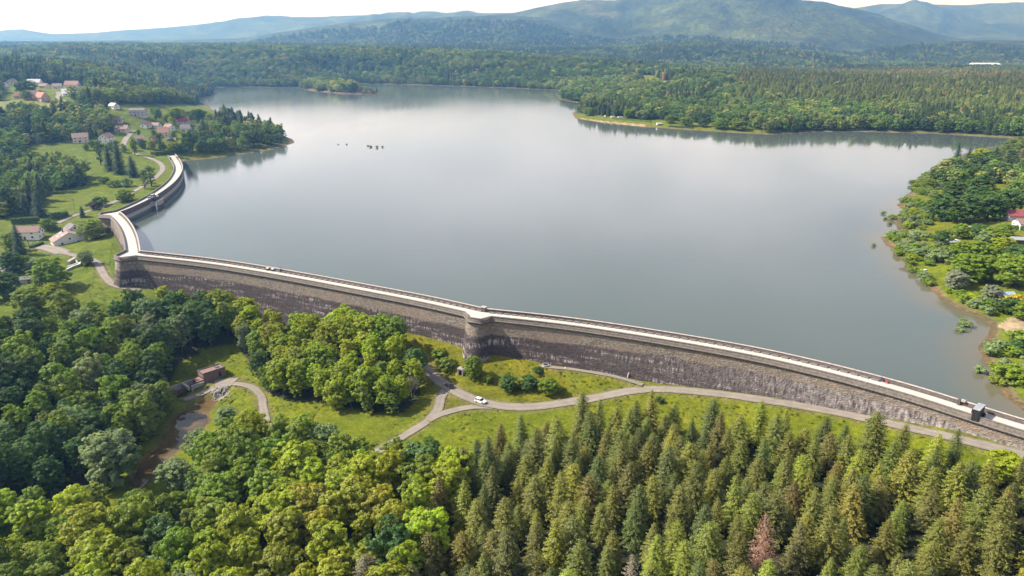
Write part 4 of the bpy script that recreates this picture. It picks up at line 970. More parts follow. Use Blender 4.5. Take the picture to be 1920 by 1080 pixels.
# ------------------------------------------------------------------ single trees and shrubs that stand out
def at(px, py, water=False):
    if water: x, y = U(px, py, 0); return x, y, -.25
    g = G([(px, py)])[0]; return float(g[0]), float(g[1]), ground_z(g[0], g[1]) - .15
SPOT = [  # kind, px, py of the foot, height, crown half-width, tone, name, label
    ('broad', 886, 708, 9.5, 4.2, 'mid', 'round_tree', 'round dense green tree in front of the middle buttress'),
    ('broad', 953, 732, 6.6, 3.7, 'deep', 'bush', 'leftmost big round bush on the bank below the dam'),
    ('broad', 990, 728, 5.6, 3.6, 'deep', 'bush', 'dark bush between two rounder ones on the bank below the dam'),
    ('broad', 1029, 738, 6.6, 4.2, 'mid', 'bush', 'rightmost big round bush on the bank below the dam'),
    ('shrub', 1008, 700, 2.2, 2.4, 'deep', 'bush', 'low dark hedge clump at the foot of the dam beside the well'),
    ('shrub', 917, 717, 3.0, 1.8, 'mid', 'bush', 'small bush just right of the round tree by the buttress'),
    ('shrub', 835, 690, 4.4, 3.6, 'olive', 'thicket', 'brownish bramble thicket left of the buttress foot'),
    ('shrub', 822, 668, 3.4, 3.4, 'olive', 'thicket', 'low bramble patch on the grass bank under the dam wall'),
    ('broad', 632, 764, 12.5, 5.0, 'lime', 'broadleaf_tree', 'bright spreading tree at the front edge of the grove over the lawn'),
    ('tallbroad', 690, 775, 10.5, 2.6, 'olive', 'broadleaf_tree', 'slim olive tree at the right front of the grove'),
    ('tallbroad', 735, 778, 9.5, 2.8, 'mid', 'broadleaf_tree', 'green tree below the bare grey one at the grove edge'),
    ('full', 214, 915, 20, 8.5, 'sage', 'alder_tree', 'huge grey-green alder leaning over the left bank of the pond'),
    ('full', 272, 822, 18, 6.5, 'olive', 'alder_tree', 'tall olive alder on the pond bank behind the huge grey-green one'),
    ('full', 303, 780, 15, 5.0, 'olive', 'alder_tree', 'olive alder nearest the outlet channel'),
    ('broad', 372, 852, 9.5, 4.6, 'sage', 'willow_tree', 'pale willow on the right bank at the middle of the pond'),
    ('broad', 332, 915, 11, 5.2, 'sage', 'willow_tree', 'pale grey willow at the lower end of the pond'),
    ('broad', 425, 792, 6.5, 4.0, 'sage', 'willow_shrub', 'silvery willow shrub at the upper right bank of the pond'),
    ('broad', 562, 925, 19, 8.0, 'lime', 'broadleaf_tree', 'largest bright yellow-green tree below the lawn'),
    ('broad', 500, 915, 16, 6.5, 'lime', 'broadleaf_tree', 'yellow-green tree left of the largest one below the lawn'),
    ('broad', 800, 925, 18, 8.0, 'deep', 'broadleaf_tree', 'broad dark green tree between the lawn and the conifers'),
    ('broad', 1876, 905, 10, 5.0, 'lime', 'broadleaf_tree', 'bright green tree at the right end beside a dark conifer'),
    ('shrub', 1236, 755, 2.4, 1.6, 'deep', 'bush', 'small dark bush on the verge right of a conifer tip below the road'),
    ('shrub', 1632, 800, 2.2, 1.8, 'deep', 'bush', 'small dark bush on the verge near the right end of the lower road'),
    # left plateau
    ('broad', 176, 447, 12.5, 8.6, 'olive', 'broadleaf_tree', 'big dark olive tree beside the upper dam corner'),
    ('broad', 98, 541, 16, 8.8, 'mid', 'broadleaf_tree', 'big airy green tree on the farm lawn left of the dam'),
    ('broad', 100, 555, 7, 6.0, 'lime', 'broadleaf_tree', 'low bright tree in front of the big airy one on the farm lawn'),
    ('broad', 23, 512, 13, 6.5, 'deep', 'broadleaf_tree', 'dark round tree left of the long shed'),
    ('broad', 48, 506, 9, 5.0, 'mid', 'fruit_tree', 'small light tree right of the dark round one by the farm'),
    ('broad', 66, 507, 7.5, 4.5, 'sage', 'fruit_tree', 'greyish fruit tree on the farm lawn'),
    ('broad', 163, 497, 8.5, 4.4, 'sage', 'broadleaf_tree', 'pale silvery tree beside the farm lane'),
    ('broad', 88, 431, 8, 4.2, 'mid', 'fruit_tree', 'left fruit tree of the pair behind the farmhouses'),
    ('broad', 99, 430, 7, 3.8, 'mid', 'fruit_tree', 'right fruit tree of the pair behind the farmhouses'),
    ('conifer', 40, 478, 19, 4.6, 'fir', 'fir_tree', 'dark fir at the left gable of the farmhouse'),
    ('conifer', 48, 403, 14, 4.2, 'fir', 'fir_tree', 'left dark fir of the pair on the meadow'),
    ('conifer', 78, 406, 17, 4.8, 'fir', 'fir_tree', 'right and taller dark fir of the pair on the meadow'),
    ('broad', 10, 400, 19, 9, 'deep', 'broadleaf_tree', 'large dark tree cut by the left edge above the farm'),
    ('broad', 22, 470, 12, 6, 'mid', 'broadleaf_tree', 'mid green tree at the far left beside the fir'),
    ('broad', 8, 560, 15, 8, 'deep', 'broadleaf_tree', 'dark tree at the left edge below the sheds'),
    ('broad', 60, 585, 13, 8, 'olive', 'broadleaf_tree', 'olive spreading tree at the top of the wooded slope'),
    ('conifer', 155, 407, 7.5, 2.4, 'fir', 'fir_tree', 'small dark conifer beside the valley road'),
    ('broad', 236, 377, 9, 7.0, 'mid', 'broadleaf_tree', 'round bushy tree on the meadow beside the valley road'),
    ('shrub', 187, 386, 6.5, 5.5, 'deep', 'bush', 'dark bush on the meadow left of the valley road'),
    ('shrub', 175, 392, 5.0, 3.6, 'plum', 'bush', 'purplish bush beside the dark one on the meadow'),
    ('broad', 238, 350, 7.5, 4.5, 'sage', 'broadleaf_tree', 'grey-green small tree at the upper end of the meadow'),
    ('shrub', 215, 350, 5.0, 5.0, 'mid', 'bush', 'right clump of the hedge across the meadow top'),
    ('shrub', 197, 343, 4.5, 5.0, 'deep', 'bush', 'left clump of the hedge across the meadow top'),
    ('poplar', 272, 354, 17, 3.6, 'sage', 'poplar_tree', 'left tall pale poplar of the pair by the road bend'),
    ('poplar', 284, 349, 18, 4.4, 'sage', 'poplar_tree', 'right tall pale poplar of the pair by the road bend'),
    ('conifer', 226, 326, 27, 6.4, 'fir', 'fir_tree', 'tallest dark fir in the row above the meadow'),
    ('conifer', 208, 320, 22, 6.0, 'fir', 'fir_tree', 'dark fir left of the tallest one above the meadow'),
    ('conifer', 251, 332, 17, 5.2, 'fir', 'fir_tree', 'dark fir right of the tallest one above the meadow'),
    ('poplar', 189, 309, 24, 3.8, 'deep', 'poplar_tree', 'slim dark poplar at the left end of the fir row'),
    ('poplar', 253, 291, 18, 3.6, 'mid', 'poplar_tree', 'columnar tree in front of the small pink house'),
    ('poplar', 301, 284, 20, 4.0, 'deep', 'poplar_tree', 'tall columnar tree beside the orange roofed house'),
    ('poplar', 349, 283, 20, 3.6, 'deep', 'poplar_tree', 'left columnar tree below the wine-red roof'),
    ('poplar', 360, 282, 22, 3.4, 'deep', 'poplar_tree', 'right columnar tree below the wine-red roof'),
    ('broad', 325, 283, 10, 7, 'lime', 'broadleaf_tree', 'yellowish round tree above the dam end'),
    ('broad', 400, 282, 13, 7.5, 'mid', 'broadleaf_tree', 'light tree on the shore just beyond the dam end'),
    ('broad', 379, 262, 11, 8, 'gold', 'broadleaf_tree', 'golden flowering tree in the village by the lake'),
    ('broad', 290, 214, 9, 6.5, 'mid', 'broadleaf_tree', 'round clipped tree beside the long grey house'),
    ('conifer', 183, 180, 25, 8.0, 'fir', 'fir_tree', 'lone dark fir on the hillside above the village'),
    ('broad', 50, 174, 16, 13, 'deep', 'broadleaf_tree', 'dark tree between the hillside houses and the hay field'),
    ('broad', 49, 186, 11, 7, 'mid', 'broadleaf_tree', 'round tree at the gable of the pink hillside house'),
    ('broad', 372, 225, 14, 9, 'deep', 'broadleaf_tree', 'dark round tree on the lake side of the village'),
    ('broad', 333, 228, 17, 11, 'mid', 'broadleaf_tree', 'large tree behind the wine-red roof'),
    # far campsite
    ('full', 1105, 217, 13, 9, 'mid', 'broadleaf_tree', 'round tree at the left end of the far campsite'),
    ('full', 1180, 222, 15, 10, 'mid', 'broadleaf_tree', 'green tree behind the caravans of the far campsite'),
    ('full', 1204, 224, 14, 9, 'sage', 'broadleaf_tree', 'greyish tree right of the caravans of the far campsite'),
    ('full', 1256, 231, 12, 8, 'mid', 'broadleaf_tree', 'tree beside the awning caravan of the far campsite'),
    ('full', 1287, 237, 14, 10, 'mid', 'broadleaf_tree', 'round tree in the middle of the far campsite meadow'),
    ('full', 1318, 238, 12, 8, 'deep', 'broadleaf_tree', 'darker tree right of the middle one on the far campsite meadow'),
    ('full', 1350, 241, 14, 11, 'mid', 'broadleaf_tree', 'broad tree on the right of the far campsite meadow'),
    ('full', 1385, 244, 15, 12, 'olive', 'broadleaf_tree', 'olive tree at the right end of the far campsite'),
    # right bank
    ('broad', 1765, 412, 17, 9.5, 'deep', 'broadleaf_tree', 'dark oak nearest the water on the right bank'),
    ('broad', 1805, 418, 18, 10, 'deep', 'broadleaf_tree', 'dark oak second from the water on the right bank'),
    ('broad', 1850, 412, 18, 10, 'deep', 'broadleaf_tree', 'dark oak at the middle of the right bank clump'),
    ('broad', 1786, 380, 17, 9, 'deep', 'broadleaf_tree', 'oak behind the two nearest the water on the right bank'),
    ('broad', 1835, 372, 18, 10, 'deep', 'broadleaf_tree', 'tall oak at the back of the right bank clump'),
    ('broad', 1885, 400, 17, 9.5, 'deep', 'broadleaf_tree', 'rightmost oak of the clump above the red roof'),
    ('broad', 1830, 395, 18, 9.5, 'deep', 'broadleaf_tree', 'highest oak of the right bank clump'),
    ('broad', 1862, 470, 14, 8.0, 'mid', 'broadleaf_tree', 'broad green tree left of the red-roofed building'),
    ('broad', 1846, 474, 12, 6.0, 'sage', 'broadleaf_tree', 'pale greyish tree in front of the broad green one on the right bank'),
    ('broad', 1765, 455, 7.5, 6.0, 'deep', 'broadleaf_tree', 'small dark tree behind the caravan on the right bank'),
    ('broad', 1812, 528, 15, 8.5, 'mid', 'broadleaf_tree', 'large green tree behind the silver willow'),
    ('broad', 1842, 524, 13, 7.0, 'mid', 'broadleaf_tree', 'green tree at the middle of the lower right bank'),
    ('broad', 1892, 535, 16, 9.0, 'mid', 'broadleaf_tree', 'big green tree near the right edge above the blue canopy'),
    ('broad', 1922, 520, 15, 8.0, 'deep', 'broadleaf_tree', 'dark green tree cut by the right edge'),
    ('broad', 1877, 480, 11, 6.5, 'lime', 'broadleaf_tree', 'bright green tree below the grey sheet roof'),
    ('broad', 1792, 541, 9.5, 5.5, 'silver', 'willow_tree', 'silver-leaved willow on the right bank'),
    ('broad', 1858, 566, 8, 5.0, 'silver', 'willow_tree', 'silvery willow left of the blue canopy'),
    ('shrub', 1760, 490, 6, 6.5, 'sage', 'willow_shrub', 'wide pale willow shrub above the bright shore grass'),
    ('shrub', 1838, 575, 4.5, 4.2, 'sage', 'willow_shrub', 'rounded willow shrub at the water edge beside the sandy beach'),
    ('broad', 1892, 588, 7, 5.0, 'deep', 'bush', 'dark bush below the blue canopy'),
    ('shrub', 1898, 572, 4.5, 3.6, 'bloom', 'bush', 'bright yellow flowering bush beside the blue canopy'),
    ('broad', 1922, 600, 8, 5, 'mid', 'bush', 'green bush at the right edge above the beach'),
    ('broad', 1800, 446, 9, 5.5, 'mid', 'broadleaf_tree', 'green tree behind the caravan roof on the right bank'),
    ('broad', 1833, 450, 10, 6, 'deep', 'broadleaf_tree', 'dark tree left of the pale greyish one on the right bank'),
    ('broad', 1880, 446, 9, 5.5, 'mid', 'broadleaf_tree', 'green tree at the left end of the clipped hedge'),
    ('broad', 1800, 488, 11, 6.5, 'mid', 'broadleaf_tree', 'green tree below the caravan on the right bank'),
    ('broad', 1836, 492, 12, 7, 'mid', 'broadleaf_tree', 'round green tree at the centre of the lower right bank'),
    ('broad', 1905, 498, 12, 7, 'deep', 'broadleaf_tree', 'dark tree near the right edge below the sheet roof'),
    ('broad', 1742, 352, 8, 6, 'olive', 'broadleaf_tree', 'olive tree at the head of the first cove'),
    ('conifer', 1793, 308, 20, 5.0, 'fir', 'fir_tree', 'dark fir at the tip of the right bank'),
    ('conifer', 1815, 305, 13, 4.2, 'fir', 'fir_tree', 'smaller fir right of the one at the bank tip'),
    ('conifer', 1862, 312, 17, 4.6, 'fir', 'fir_tree', 'dark fir right of a pale flowering tree on the right bank'),
    ('broad', 1838, 305, 13, 9, 'lime', 'broadleaf_tree', 'yellow-green tree between firs on the right bank'),
    ('broad', 1843, 322, 8, 5.5, 'silver', 'broadleaf_tree', 'pale blossoming tree among firs on the right bank'),
    ('shrub', 1893, 712, 5, 5.6, 'mid', 'bush', 'big round bush on the grass near the right dam end'),
    ('shrub', 1860, 665, 4, 4.0, 'sage', 'willow_shrub', 'willow shrub hanging over the water near the right dam end'),
    ('shrub', 1877, 655, 3.6, 4.0, 'sage', 'willow_shrub', 'willow shrub behind the one hanging over the water'),
    ('shrub', 1900, 660, 4, 4, 'deep', 'bush', 'dark bush on the grass below the beach'),
    ('shrub', 1915, 645, 5, 4.5, 'mid', 'bush', 'green bush at the right edge below the beach'),
]
TONE.update(fir=(.055, .095, .048), plum=(.13, .10, .085), silver=(.27, .30, .21), bloom=(.5, .42, .02))
for kind, px, py, ht, wd, tone, nm, lb in SPOT:
    x, y, z = at(px, py)
    if kind == 'broad': kind = 'full'
    tree(kind, x, y, z, ht, wd, jitter(TONE[tone], .06), nm, lb, 'bush' if nm in ('bush', 'thicket', 'willow_shrub') else 'tree')
WET = [(1804, 607, 2.0, 'left most'), (1812, 613, 2.2, ''), (1799, 621, 1.6, ''), (1835, 698, 2.3, ''), (1868, 697, 2.6, ''), (1866, 708, 1.8, ''), (1870, 720, 2.6, ''), (1673, 411, 2.6, ''), (1656, 401, 1.8, ''), (1660, 411, 1.6, ''), (1668, 421, 1.6, ''),
       (1671, 447, 3.4, ''), (1638, 462, 1.6, ''), (1707, 508, 1.6, ''), (1686, 477, 2.4, ''), (1700, 480, 2.2, ''), (1712, 347, 3.6, ''), (1697, 380, 3.8, ''), (695, 276, 1.7, ''), (707, 277, 2.0, ''), (717, 276, 1.5, ''), (690, 274, 1.1, ''), (650, 271, 1.1, ''), (634, 271, 1.0, '')]
WL = ['upper left of the three low shrubs in the water off the beach', 'upper right of the three low shrubs in the water off the beach', 'lowest of the three shrubs in the water off the beach', 'lone rounded willow shrub in the water near the right dam end', 'upper shrub of the column in the shallows near the right dam end', 'middle low shrub of the column in the shallows near the right dam end', 'lowest and brightest shrub of the column in the shallows near the right dam end',
      'shrub in the water beside the small white boat', 'topmost small shrub in the water left of the white boat', 'second small shrub in the water left of the white boat', 'lowest small shrub in the water left of the white boat', 'long willow shrub at the point sticking into the lake on the right', 'lone small shrub standing farthest out in the lake on the right', 'low bright shrub in the water below the white hull on the shore', 'left low willow shrub below the point on the right shore', 'right low willow shrub below the point on the right shore', 'wide shrub in the water at the first cove of the right bank', 'shrub in the water at the second cove of the right bank',
      'largest but one of the tiny shrubs out in the middle of the lake', 'largest tiny shrub out in the middle of the lake', 'rightmost tiny shrub out in the middle of the lake', 'tiny shrub left of the largest ones in the middle of the lake', 'second from the left of the tiny shrubs in the middle of the lake', 'leftmost tiny shrub out in the middle of the lake']
for (px, py, wd, _), lb in zip(WET, WL):
    x, y, z = at(px, py, True); tree('shrub', x, y, z, wd * 1.15, wd, jitter(TONE['sage' if wd < 2.5 else 'olive'], .2), 'water_shrub', lb, 'shrub', 'shrubs standing in the water')
# dead and bare trees
def odd(kind, px, py, ht, wd, col, nm, lb):
    x, y, z = at(px, py); return tree(kind, x, y, z, ht, wd, col, nm, lb, 'tree')
odd('dead', 1425, 1085, 17, 4.4, (.36, .21, .15), 'dead_conifer', 'reddish brown dead conifer in the plantation')
odd('dead', 1176, 1135, 13.5, 2.8, (.36, .31, .23), 'dead_conifer', 'pale dead conifer at the bottom of the plantation')
odd('dead', 768, 1075, 12.5, 2.8, (.34, .23, .19), 'dead_conifer', 'thin brown dead tree between the broadleaf wood and the conifers')
odd('dead', 1880, 316, 15, 4.5, (.36, .28, .20), 'dead_conifer', 'left of the two dry brown conifers at the top of the right bank')
odd('dead', 1909, 316, 17, 4.5, (.34, .25, .18), 'dead_conifer', 'right of the two dry brown conifers at the top of the right bank')
odd('conifer', 690, 1130, 13.5, 4.4, (.19, .17, .09), 'conifer_tree', 'brownish conifer standing alone among the lower left broadleaf trees')
odd('conifer', 772, 1135, 11.5, 3.6, (.19, .20, .06), 'conifer_tree', 'yellowish conifer below the thin brown dead tree')
for i, (px, py, h, lb) in enumerate([(760, 752, 11, 'bare grey leafless tree at the right edge of the grove'), (772, 746, 10, 'second bare grey tree at the right edge of the grove'), (725, 752, 10.5, 'half-bare pale tree left of the bare grey ones')]):
    x, y, z = at(px, py); e = empty('bare_tree', (x, y, z), i * 1.3); tag(e, lb, 'tree'); e.scale = (h / 15 * 1.15, h / 15 * 1.15, h / 15)
    t = link('trunk', TRUNK['bare'][i % 2], e)
    for q in range(3):
        b = link('branch', TRUNK['bare'][(i + q) % 2], e); b.scale = (.8, .8, .62); b.location = (0, 0, 4.5); b.rotation_euler = (.35 * math.cos(q * 2.1), .35 * math.sin(q * 2.1), q * 2.1)
# garden trees of the village, and shrubs along the right bank
HOUSE_PX = [(152, 262), (200, 264), (230, 243), (258, 215), (308, 252), (292, 265), (347, 231), (350, 243), (293, 237), (402, 248), (240, 258), (222, 228), (274, 236), (318, 242), (374, 242), (322, 266), (262, 262)]
GREEN = [(150, 268), (215, 242), (240, 225), (330, 214), (420, 225), (470, 240), (440, 282), (345, 288), (300, 286), (262, 280), (230, 300), (190, 305), (165, 290)]
hp = G(HOUSE_PX); gpts = []
for (x, y, z) in scatter(GREEN, 9.5, 8, 1100):
    if np.hypot(hp[:, 0] - x, hp[:, 1] - y).min() < 13: continue
    away = False
    for q in hp:
        v = np.array([-q[0], -q[1]]); v /= np.linalg.norm(v); w = np.array([x - q[0], y - q[1]]); f_ = float(w @ v)
        if 0 < f_ < 34 and abs(w[0] * v[1] - w[1] * v[0]) < 8: away = True
    if away: continue
    gpts.append((x, y, z))
gpts.sort(key=lambda p: p[0] / p[1])
for i, (x, y, z) in enumerate(gpts):
    k = random.choices(['mid', 'deep', 'sage', 'lime', 'olive', 'gold'], [5, 4, 2, 2, 2, .7])[0]; ht = random.uniform(4.5, 11)
    tree('full' if ht > 6 else 'shrub', x, y, z, ht, ht * random.uniform(.36, .5), jitter(TONE[k]), 'garden_tree', f'{"small" if ht < 7 else "taller"} {NAMES[k]} garden tree among the village houses', 'tree', 'garden trees of the village')
SHR = [[(1665, 446), (1700, 436), (1712, 500), (1745, 532), (1738, 536), (1705, 505), (1680, 470)], [(1735, 330), (1760, 318), (1775, 340), (1745, 372), (1715, 362), (1712, 350)], [(1700, 385), (1725, 380), (1738, 410), (1740, 432), (1700, 432), (1688, 412)], [(1668, 448), (1700, 440), (1755, 442), (1775, 468), (1745, 500), (1705, 482)], [(1850, 650), (1900, 636), (1930, 640), (1930, 690), (1880, 700)], [(1770, 545), (1830, 560), (1880, 590), (1850, 590), (1800, 572)]]
SHW = ['at the lower water edge', 'by the first cove', 'on the grassy point', 'in the bank thicket', 'near the dam end', 'under the silver willow']
for i, p in enumerate(SHR):
    for (x, y, z) in scatter(p, 4.6, 50 + i, 700):
        k = random.choices(['sage', 'mid', 'olive', 'lime'], [5, 3, 2, 1])[0]; h = random.uniform(1.6, 4.2)
        tree('shrub', x, y, z - .1, h, h * random.uniform(.7, 1.05), jitter(TONE[k]), 'shrub', f'{"low" if h < 2.8 else "tall"} {NAMES[k]} shrub {SHW[i]}', 'shrub', f'shrubs {SHW[i]}')

# ------------------------------------------------------------------ buildings
def house(px, py, w, d, eave, rise, rot, wall, roof, label, wins=2, chimney=True, skylights=0, name='house', cat='house', xyz=None, over=.5, door=True):
    """gabled house: ridge along local x, gables at the ends"""
    x, y, z = xyz or at(px, py); e = empty(name, (x, y, z), math.radians(rot)); tag(e, label, cat)
    a, b = w / 2, d / 2
    m = MB(); m.hexa([(-a, -b, -2.5), (a, -b, -2.5), (a, b, -2.5), (-a, b, -2.5)], [(-a, -b, eave), (a, -b, eave), (a, b, eave), (-a, b, eave)])
    for sx in (-1, 1): m.hexa([(sx * a, -b, eave), (sx * a, b, eave), (sx * (a - .25), b, eave), (sx * (a - .25), -b, eave)], [(sx * a, -.02, eave + rise), (sx * a, .02, eave + rise), (sx * (a - .25), .02, eave + rise), (sx * (a - .25), -.02, eave + rise)])
    m.build('wall', M[wall], e)
    k = rise / b; th = .22; rf = None
    for s in (-1, 1):
        r = MB(); y0, z0 = s * (b + over), eave - over * k
        r.hexa([(-a - over, y0, z0 + .03), (a + over, y0, z0 + .03), (a + over, 0, eave + rise + .03), (-a - over, 0, eave + rise + .03)],
               [(-a - over, y0, z0 + .03 + th), (a + over, y0, z0 + .03 + th), (a + over, 0, eave + rise + .03 + th), (-a - over, 0, eave + rise + .03 + th)])
        o = r.build('roof', M[roof], e); rf = rf or o
        for q in range(skylights if s == 1 else 0):
            yy = s * b * (.35 + .25 * (q % 2)); zz = eave + rise - abs(yy) * k + .28; xx = -a * .5 + q * a * .5
            MB().hexa([(xx - .45, yy - .5, zz + s * .5 * k), (xx + .45, yy - .5, zz + s * .5 * k), (xx + .45, yy + .5, zz - s * .5 * k), (xx - .45, yy + .5, zz - s * .5 * k)],
                      [(xx - .45, yy - .5, zz + .1 + s * .5 * k), (xx + .45, yy - .5, zz + .1 + s * .5 * k), (xx + .45, yy + .5, zz + .1 - s * .5 * k), (xx - .45, yy + .5, zz + .1 - s * .5 * k)]).build('skylight', M['lamp'], o)
    if chimney: MB().box(a * .35, a * .35 + .7, -.35 + b * .2, .35 + b * .2, eave + rise * .6, eave + rise + .9).build('chimney', M['brick'], rf)
    def window(cx, cy_, cz, ww, hh, axis):
        if axis == 'y':
            s = 1 if cy_ > 0 else -1
            f = MB().box(cx - ww / 2 - .1, cx + ww / 2 + .1, cy_ - .03, cy_ + .06 * s if s > 0 else cy_ + .03, cz - .1, cz + hh + .1) if s > 0 else MB().box(cx - ww / 2 - .1, cx + ww / 2 + .1, cy_ - .06, cy_ + .03, cz - .1, cz + hh + .1)
            fo = f.build('window', M['white_paint'], e)
            MB().box(cx - ww / 2, cx + ww / 2, min(cy_, cy_ + .1 * s), max(cy_, cy_ + .1 * s), cz, cz + hh).build('pane', M['glass'], fo)
        else:
            s = 1 if cx > 0 else -1
            fo = MB().box(min(cx - .03 * s, cx + .06 * s), max(cx - .03 * s, cx + .06 * s), cy_ - ww / 2 - .1, cy_ + ww / 2 + .1, cz - .1, cz + hh + .1).build('window', M['white_paint'], e)
            MB().box(min(cx, cx + .1 * s), max(cx, cx + .1 * s), cy_ - ww / 2, cy_ + ww / 2, cz, cz + hh).build('pane', M['glass'], fo)
    fl = 2 if eave > 4.2 else 1
    for f in range(fl):
        cz = .9 + f * 2.6
        for i in range(wins):
            u = -a + (i + .5) * w / wins
            window(u, -b, cz, 1.2, 1.2, 'y'); window(u, b, cz, 1.2, 1.2, 'y')
        for sx in (-1, 1):
            for q in ((-.25, .25) if d > 7 else (0,)): window(sx * a, q * d, cz, 1.1, 1.2, 'x')
    for sx in (-1, 1): window(sx * a, 0, eave + .3, 1.0, 1.1, 'x')
    if door:
        do = MB().box(-a * .15 - .55, -a * .15 + .55, -b - .08, -b + .02, 0, 2.1).build('door', M['wood'], e)
        MB().box(-a * .15 + .32, -a * .15 + .42, -b - .14, -b - .07, .95, 1.05).build('handle', M['steel'], do)
    return e

house(0, 0, 11, 17, 3.0, 4.3, 131, 'white_wall', 'tile_mauve', 'white farmhouse with a wide low gable and pale brown roof beside the dam', 3, True, 3, xyz=(*U(129, 455, -7.6), -7.9))
house(57, 446, 13, 8.5, 4.6, 2.6, 8, 'white_wall', 'tile_brown', 'white house with a grey-brown roof left of the wide-gabled farmhouse', 2)
house(0, 0, 9, 8, 4.4, 2.6, 135, 'grey_wall', 'tile_grey', 'grey-roofed annexe behind the wide-gabled farmhouse', 2, False, xyz=(*U(139, 440, -7), -7.3))
house(152, 266, 13, 9, 4.8, 3.6, 28, 'cream_wall', 'tile_mauve', 'beige house with a mauve roof at the left end of the village', 3)
house(201, 266, 11, 9.5, 4.8, 3.4, 84, 'white_wall', 'tile_brown', 'chalet with a dark timber gable above a pale paved court', 2)
house(230, 246, 13, 8, 3.0, 3.2, -3, 'cream_wall', 'tile_mauve', 'bungalow with a hipped mauve roof beside the village road', 2)
house(260, 217, 16, 9, 6.2, 1.6, 4, 'grey_wall', 'tile_grey', 'long grey two-storey house with a row of windows above the village', 4)
house(308, 256, 10, 9, 4.8, 4.2, 18, 'cream_wall', 'tile_orange', 'cream house with an orange roof and dark windows above the dam end', 2)
house(291, 268, 8, 7, 3.4, 3.6, 62, 'pink_wall', 'tile_orange', 'small pink house with a steep orange roof half hidden by a columnar tree', 2)
house(344, 234, 12, 9, 4.6, 4.0, 8, 'grey_wall', 'tile_wine', 'house with a wine-red roof near the lake', 2)
house(349, 246, 10, 8, 3.6, 3.8, 6, 'white_wall', 'tile_grey', 'white house with a slate-grey roof below the wine-red roof', 2)
house(293, 239, 9, 7, 2.8, 2.4, -12, 'white_wall', 'tile_mauve', 'low white house above the orange roof', 2, False)
house(402, 250, 9, 7, 5.2, 3.0, 95, 'white_wall', 'tile_grey', 'tall white house standing among the trees by the lake', 2)
house(66, 161, 16, 10, 4.6, 4.2, 6, 'white_wall', 'sheet', 'white hillside house with a pale grey roof', 3)
house(84, 165, 11, 8, 2.8, 2.8, -14, 'cream_wall', 'tile_brown', 'low brown-roofed house right of the pale grey roof on the hillside', 2)
house(137, 165, 17, 10, 4.6, 4.6, 4, 'white_wall', 'tile_orange', 'white house with a big orange roof high on the hillside', 3)
house(24, 160, 11, 9, 4.4, 4.0, 92, 'white_wall', 'tile_brown', 'white gabled house at the left on the hillside', 2)
house(3, 163, 14, 9, 3.0, 2.6, 4, 'white_wall', 'tile_brown', 'white house cut by the left edge on the hillside', 3)
house(62, 184, 14, 10, 3.6, 5.0, 24, 'pink_wall', 'tile_mauve', 'faded red-roofed farm building above the hay field', 2)
house(79, 187, 15, 10, 3.2, 5.2, -30, 'pink_wall', 'tile_red', 'pink building with a hipped red roof at the corner of the hay field', 2)
house(38, 184, 10, 7, 2.6, 2.6, 4, 'pink_wall', 'tile_wine', 'low wine-red shed left of the pink building', 2, False)
house(131, 179, 15, 9, 3.2, 4.6, 36, 'white_wall', 'white_paint', 'house with a dazzling white roof slope above the hill road', 2)
house(187, 190, 11, 8, 3.4, 4.0, 22, 'white_wall', 'white_paint', 'small house with a bright white roof among trees', 2)
house(214, 203, 10, 7, 3.0, 2.8, -32, 'white_wall', 'sheet', 'house with a pale sheet roof left of the long grey house', 2)
house(222, 229, 9, 6, 2.8, 2.2, 12, 'cream_wall', 'tile_mauve', 'small cream house under the long grey one in the village', 2, False)
house(274, 238, 9, 7, 3.2, 2.8, 74, 'white_wall', 'tile_brown', 'small white gabled house left of the low white one', 2)
house(318, 243, 9, 7, 3.4, 2.8, -20, 'white_wall', 'tile_mauve', 'white house between the orange and the slate-grey roofs', 2)
house(374, 244, 8, 7, 3.6, 3.0, 70, 'cream_wall', 'tile_mauve', 'cream house half hidden behind the golden tree', 2)
house(322, 268, 9, 6, 2.8, 2.4, 10, 'cream_wall', 'tile_brown', 'low cream house just above the yellowish round tree', 2, False)
house(262, 264, 8, 6, 2.8, 2.4, 30, 'white_wall', 'tile_mauve', 'little white house right of the village road', 2, False)
house(108, 166, 10, 8, 3.2, 3.0, 20, 'white_wall', 'tile_mauve', 'small white house between the two bigger ones high on the hillside', 2)
# sheds and huts near the farm
house(62, 528, 17, 4.6, 2.3, .9, 22, 'grey_wall', 'tile_grey', 'long low shed with a dark roof on the farm lawn', 3, False, name='shed', cat='shed')
house(3, 514, 8, 5, 2.3, 1.0, -20, 'grey_wall', 'tile_grey', 'grey shed roof cut by the left edge below the farm', 1, False, name='shed', cat='shed')
def wall_run(pts, h, t, mat, name, label, cat='wall', cop=None):
    g = [at(*p) for p in pts]; e = empty(name, g[0]); tag(e, label, cat); o = np.array(g[0])
    for p, q in zip(g[:-1], g[1:]):
        p = np.array(p) - o; q = np.array(q) - o; d = (q - p)[:2]; L = np.linalg.norm(d); d = d / L; n = np.array([-d[1], d[0]]) * t / 2; p2 = p[:2]; q2 = q[:2]
        r = lambda w, a: (*(a + w), 0)
        c = [p2 - n, q2 - n, q2 + n, p2 + n]; zb = min(p[2], q[2]) - 1
        MB().hexa([(*v, zb) for v in c], [(*c[0], p[2] + h), (*c[1], q[2] + h), (*c[2], q[2] + h), (*c[3], p[2] + h)]).build('panel', M[mat], e)
        if cop:
            n2 = n * 1.35; c = [p2 - n2, q2 - n2, q2 + n2, p2 + n2]
            MB().hexa([(*v, (p if i in (0, 3) else q)[2] + h + .003) for i, v in enumerate(c)], [(*v, (p if i in (0, 3) else q)[2] + h + .15) for i, v in enumerate(c)]).build('coping', M[cop], e)
    return e
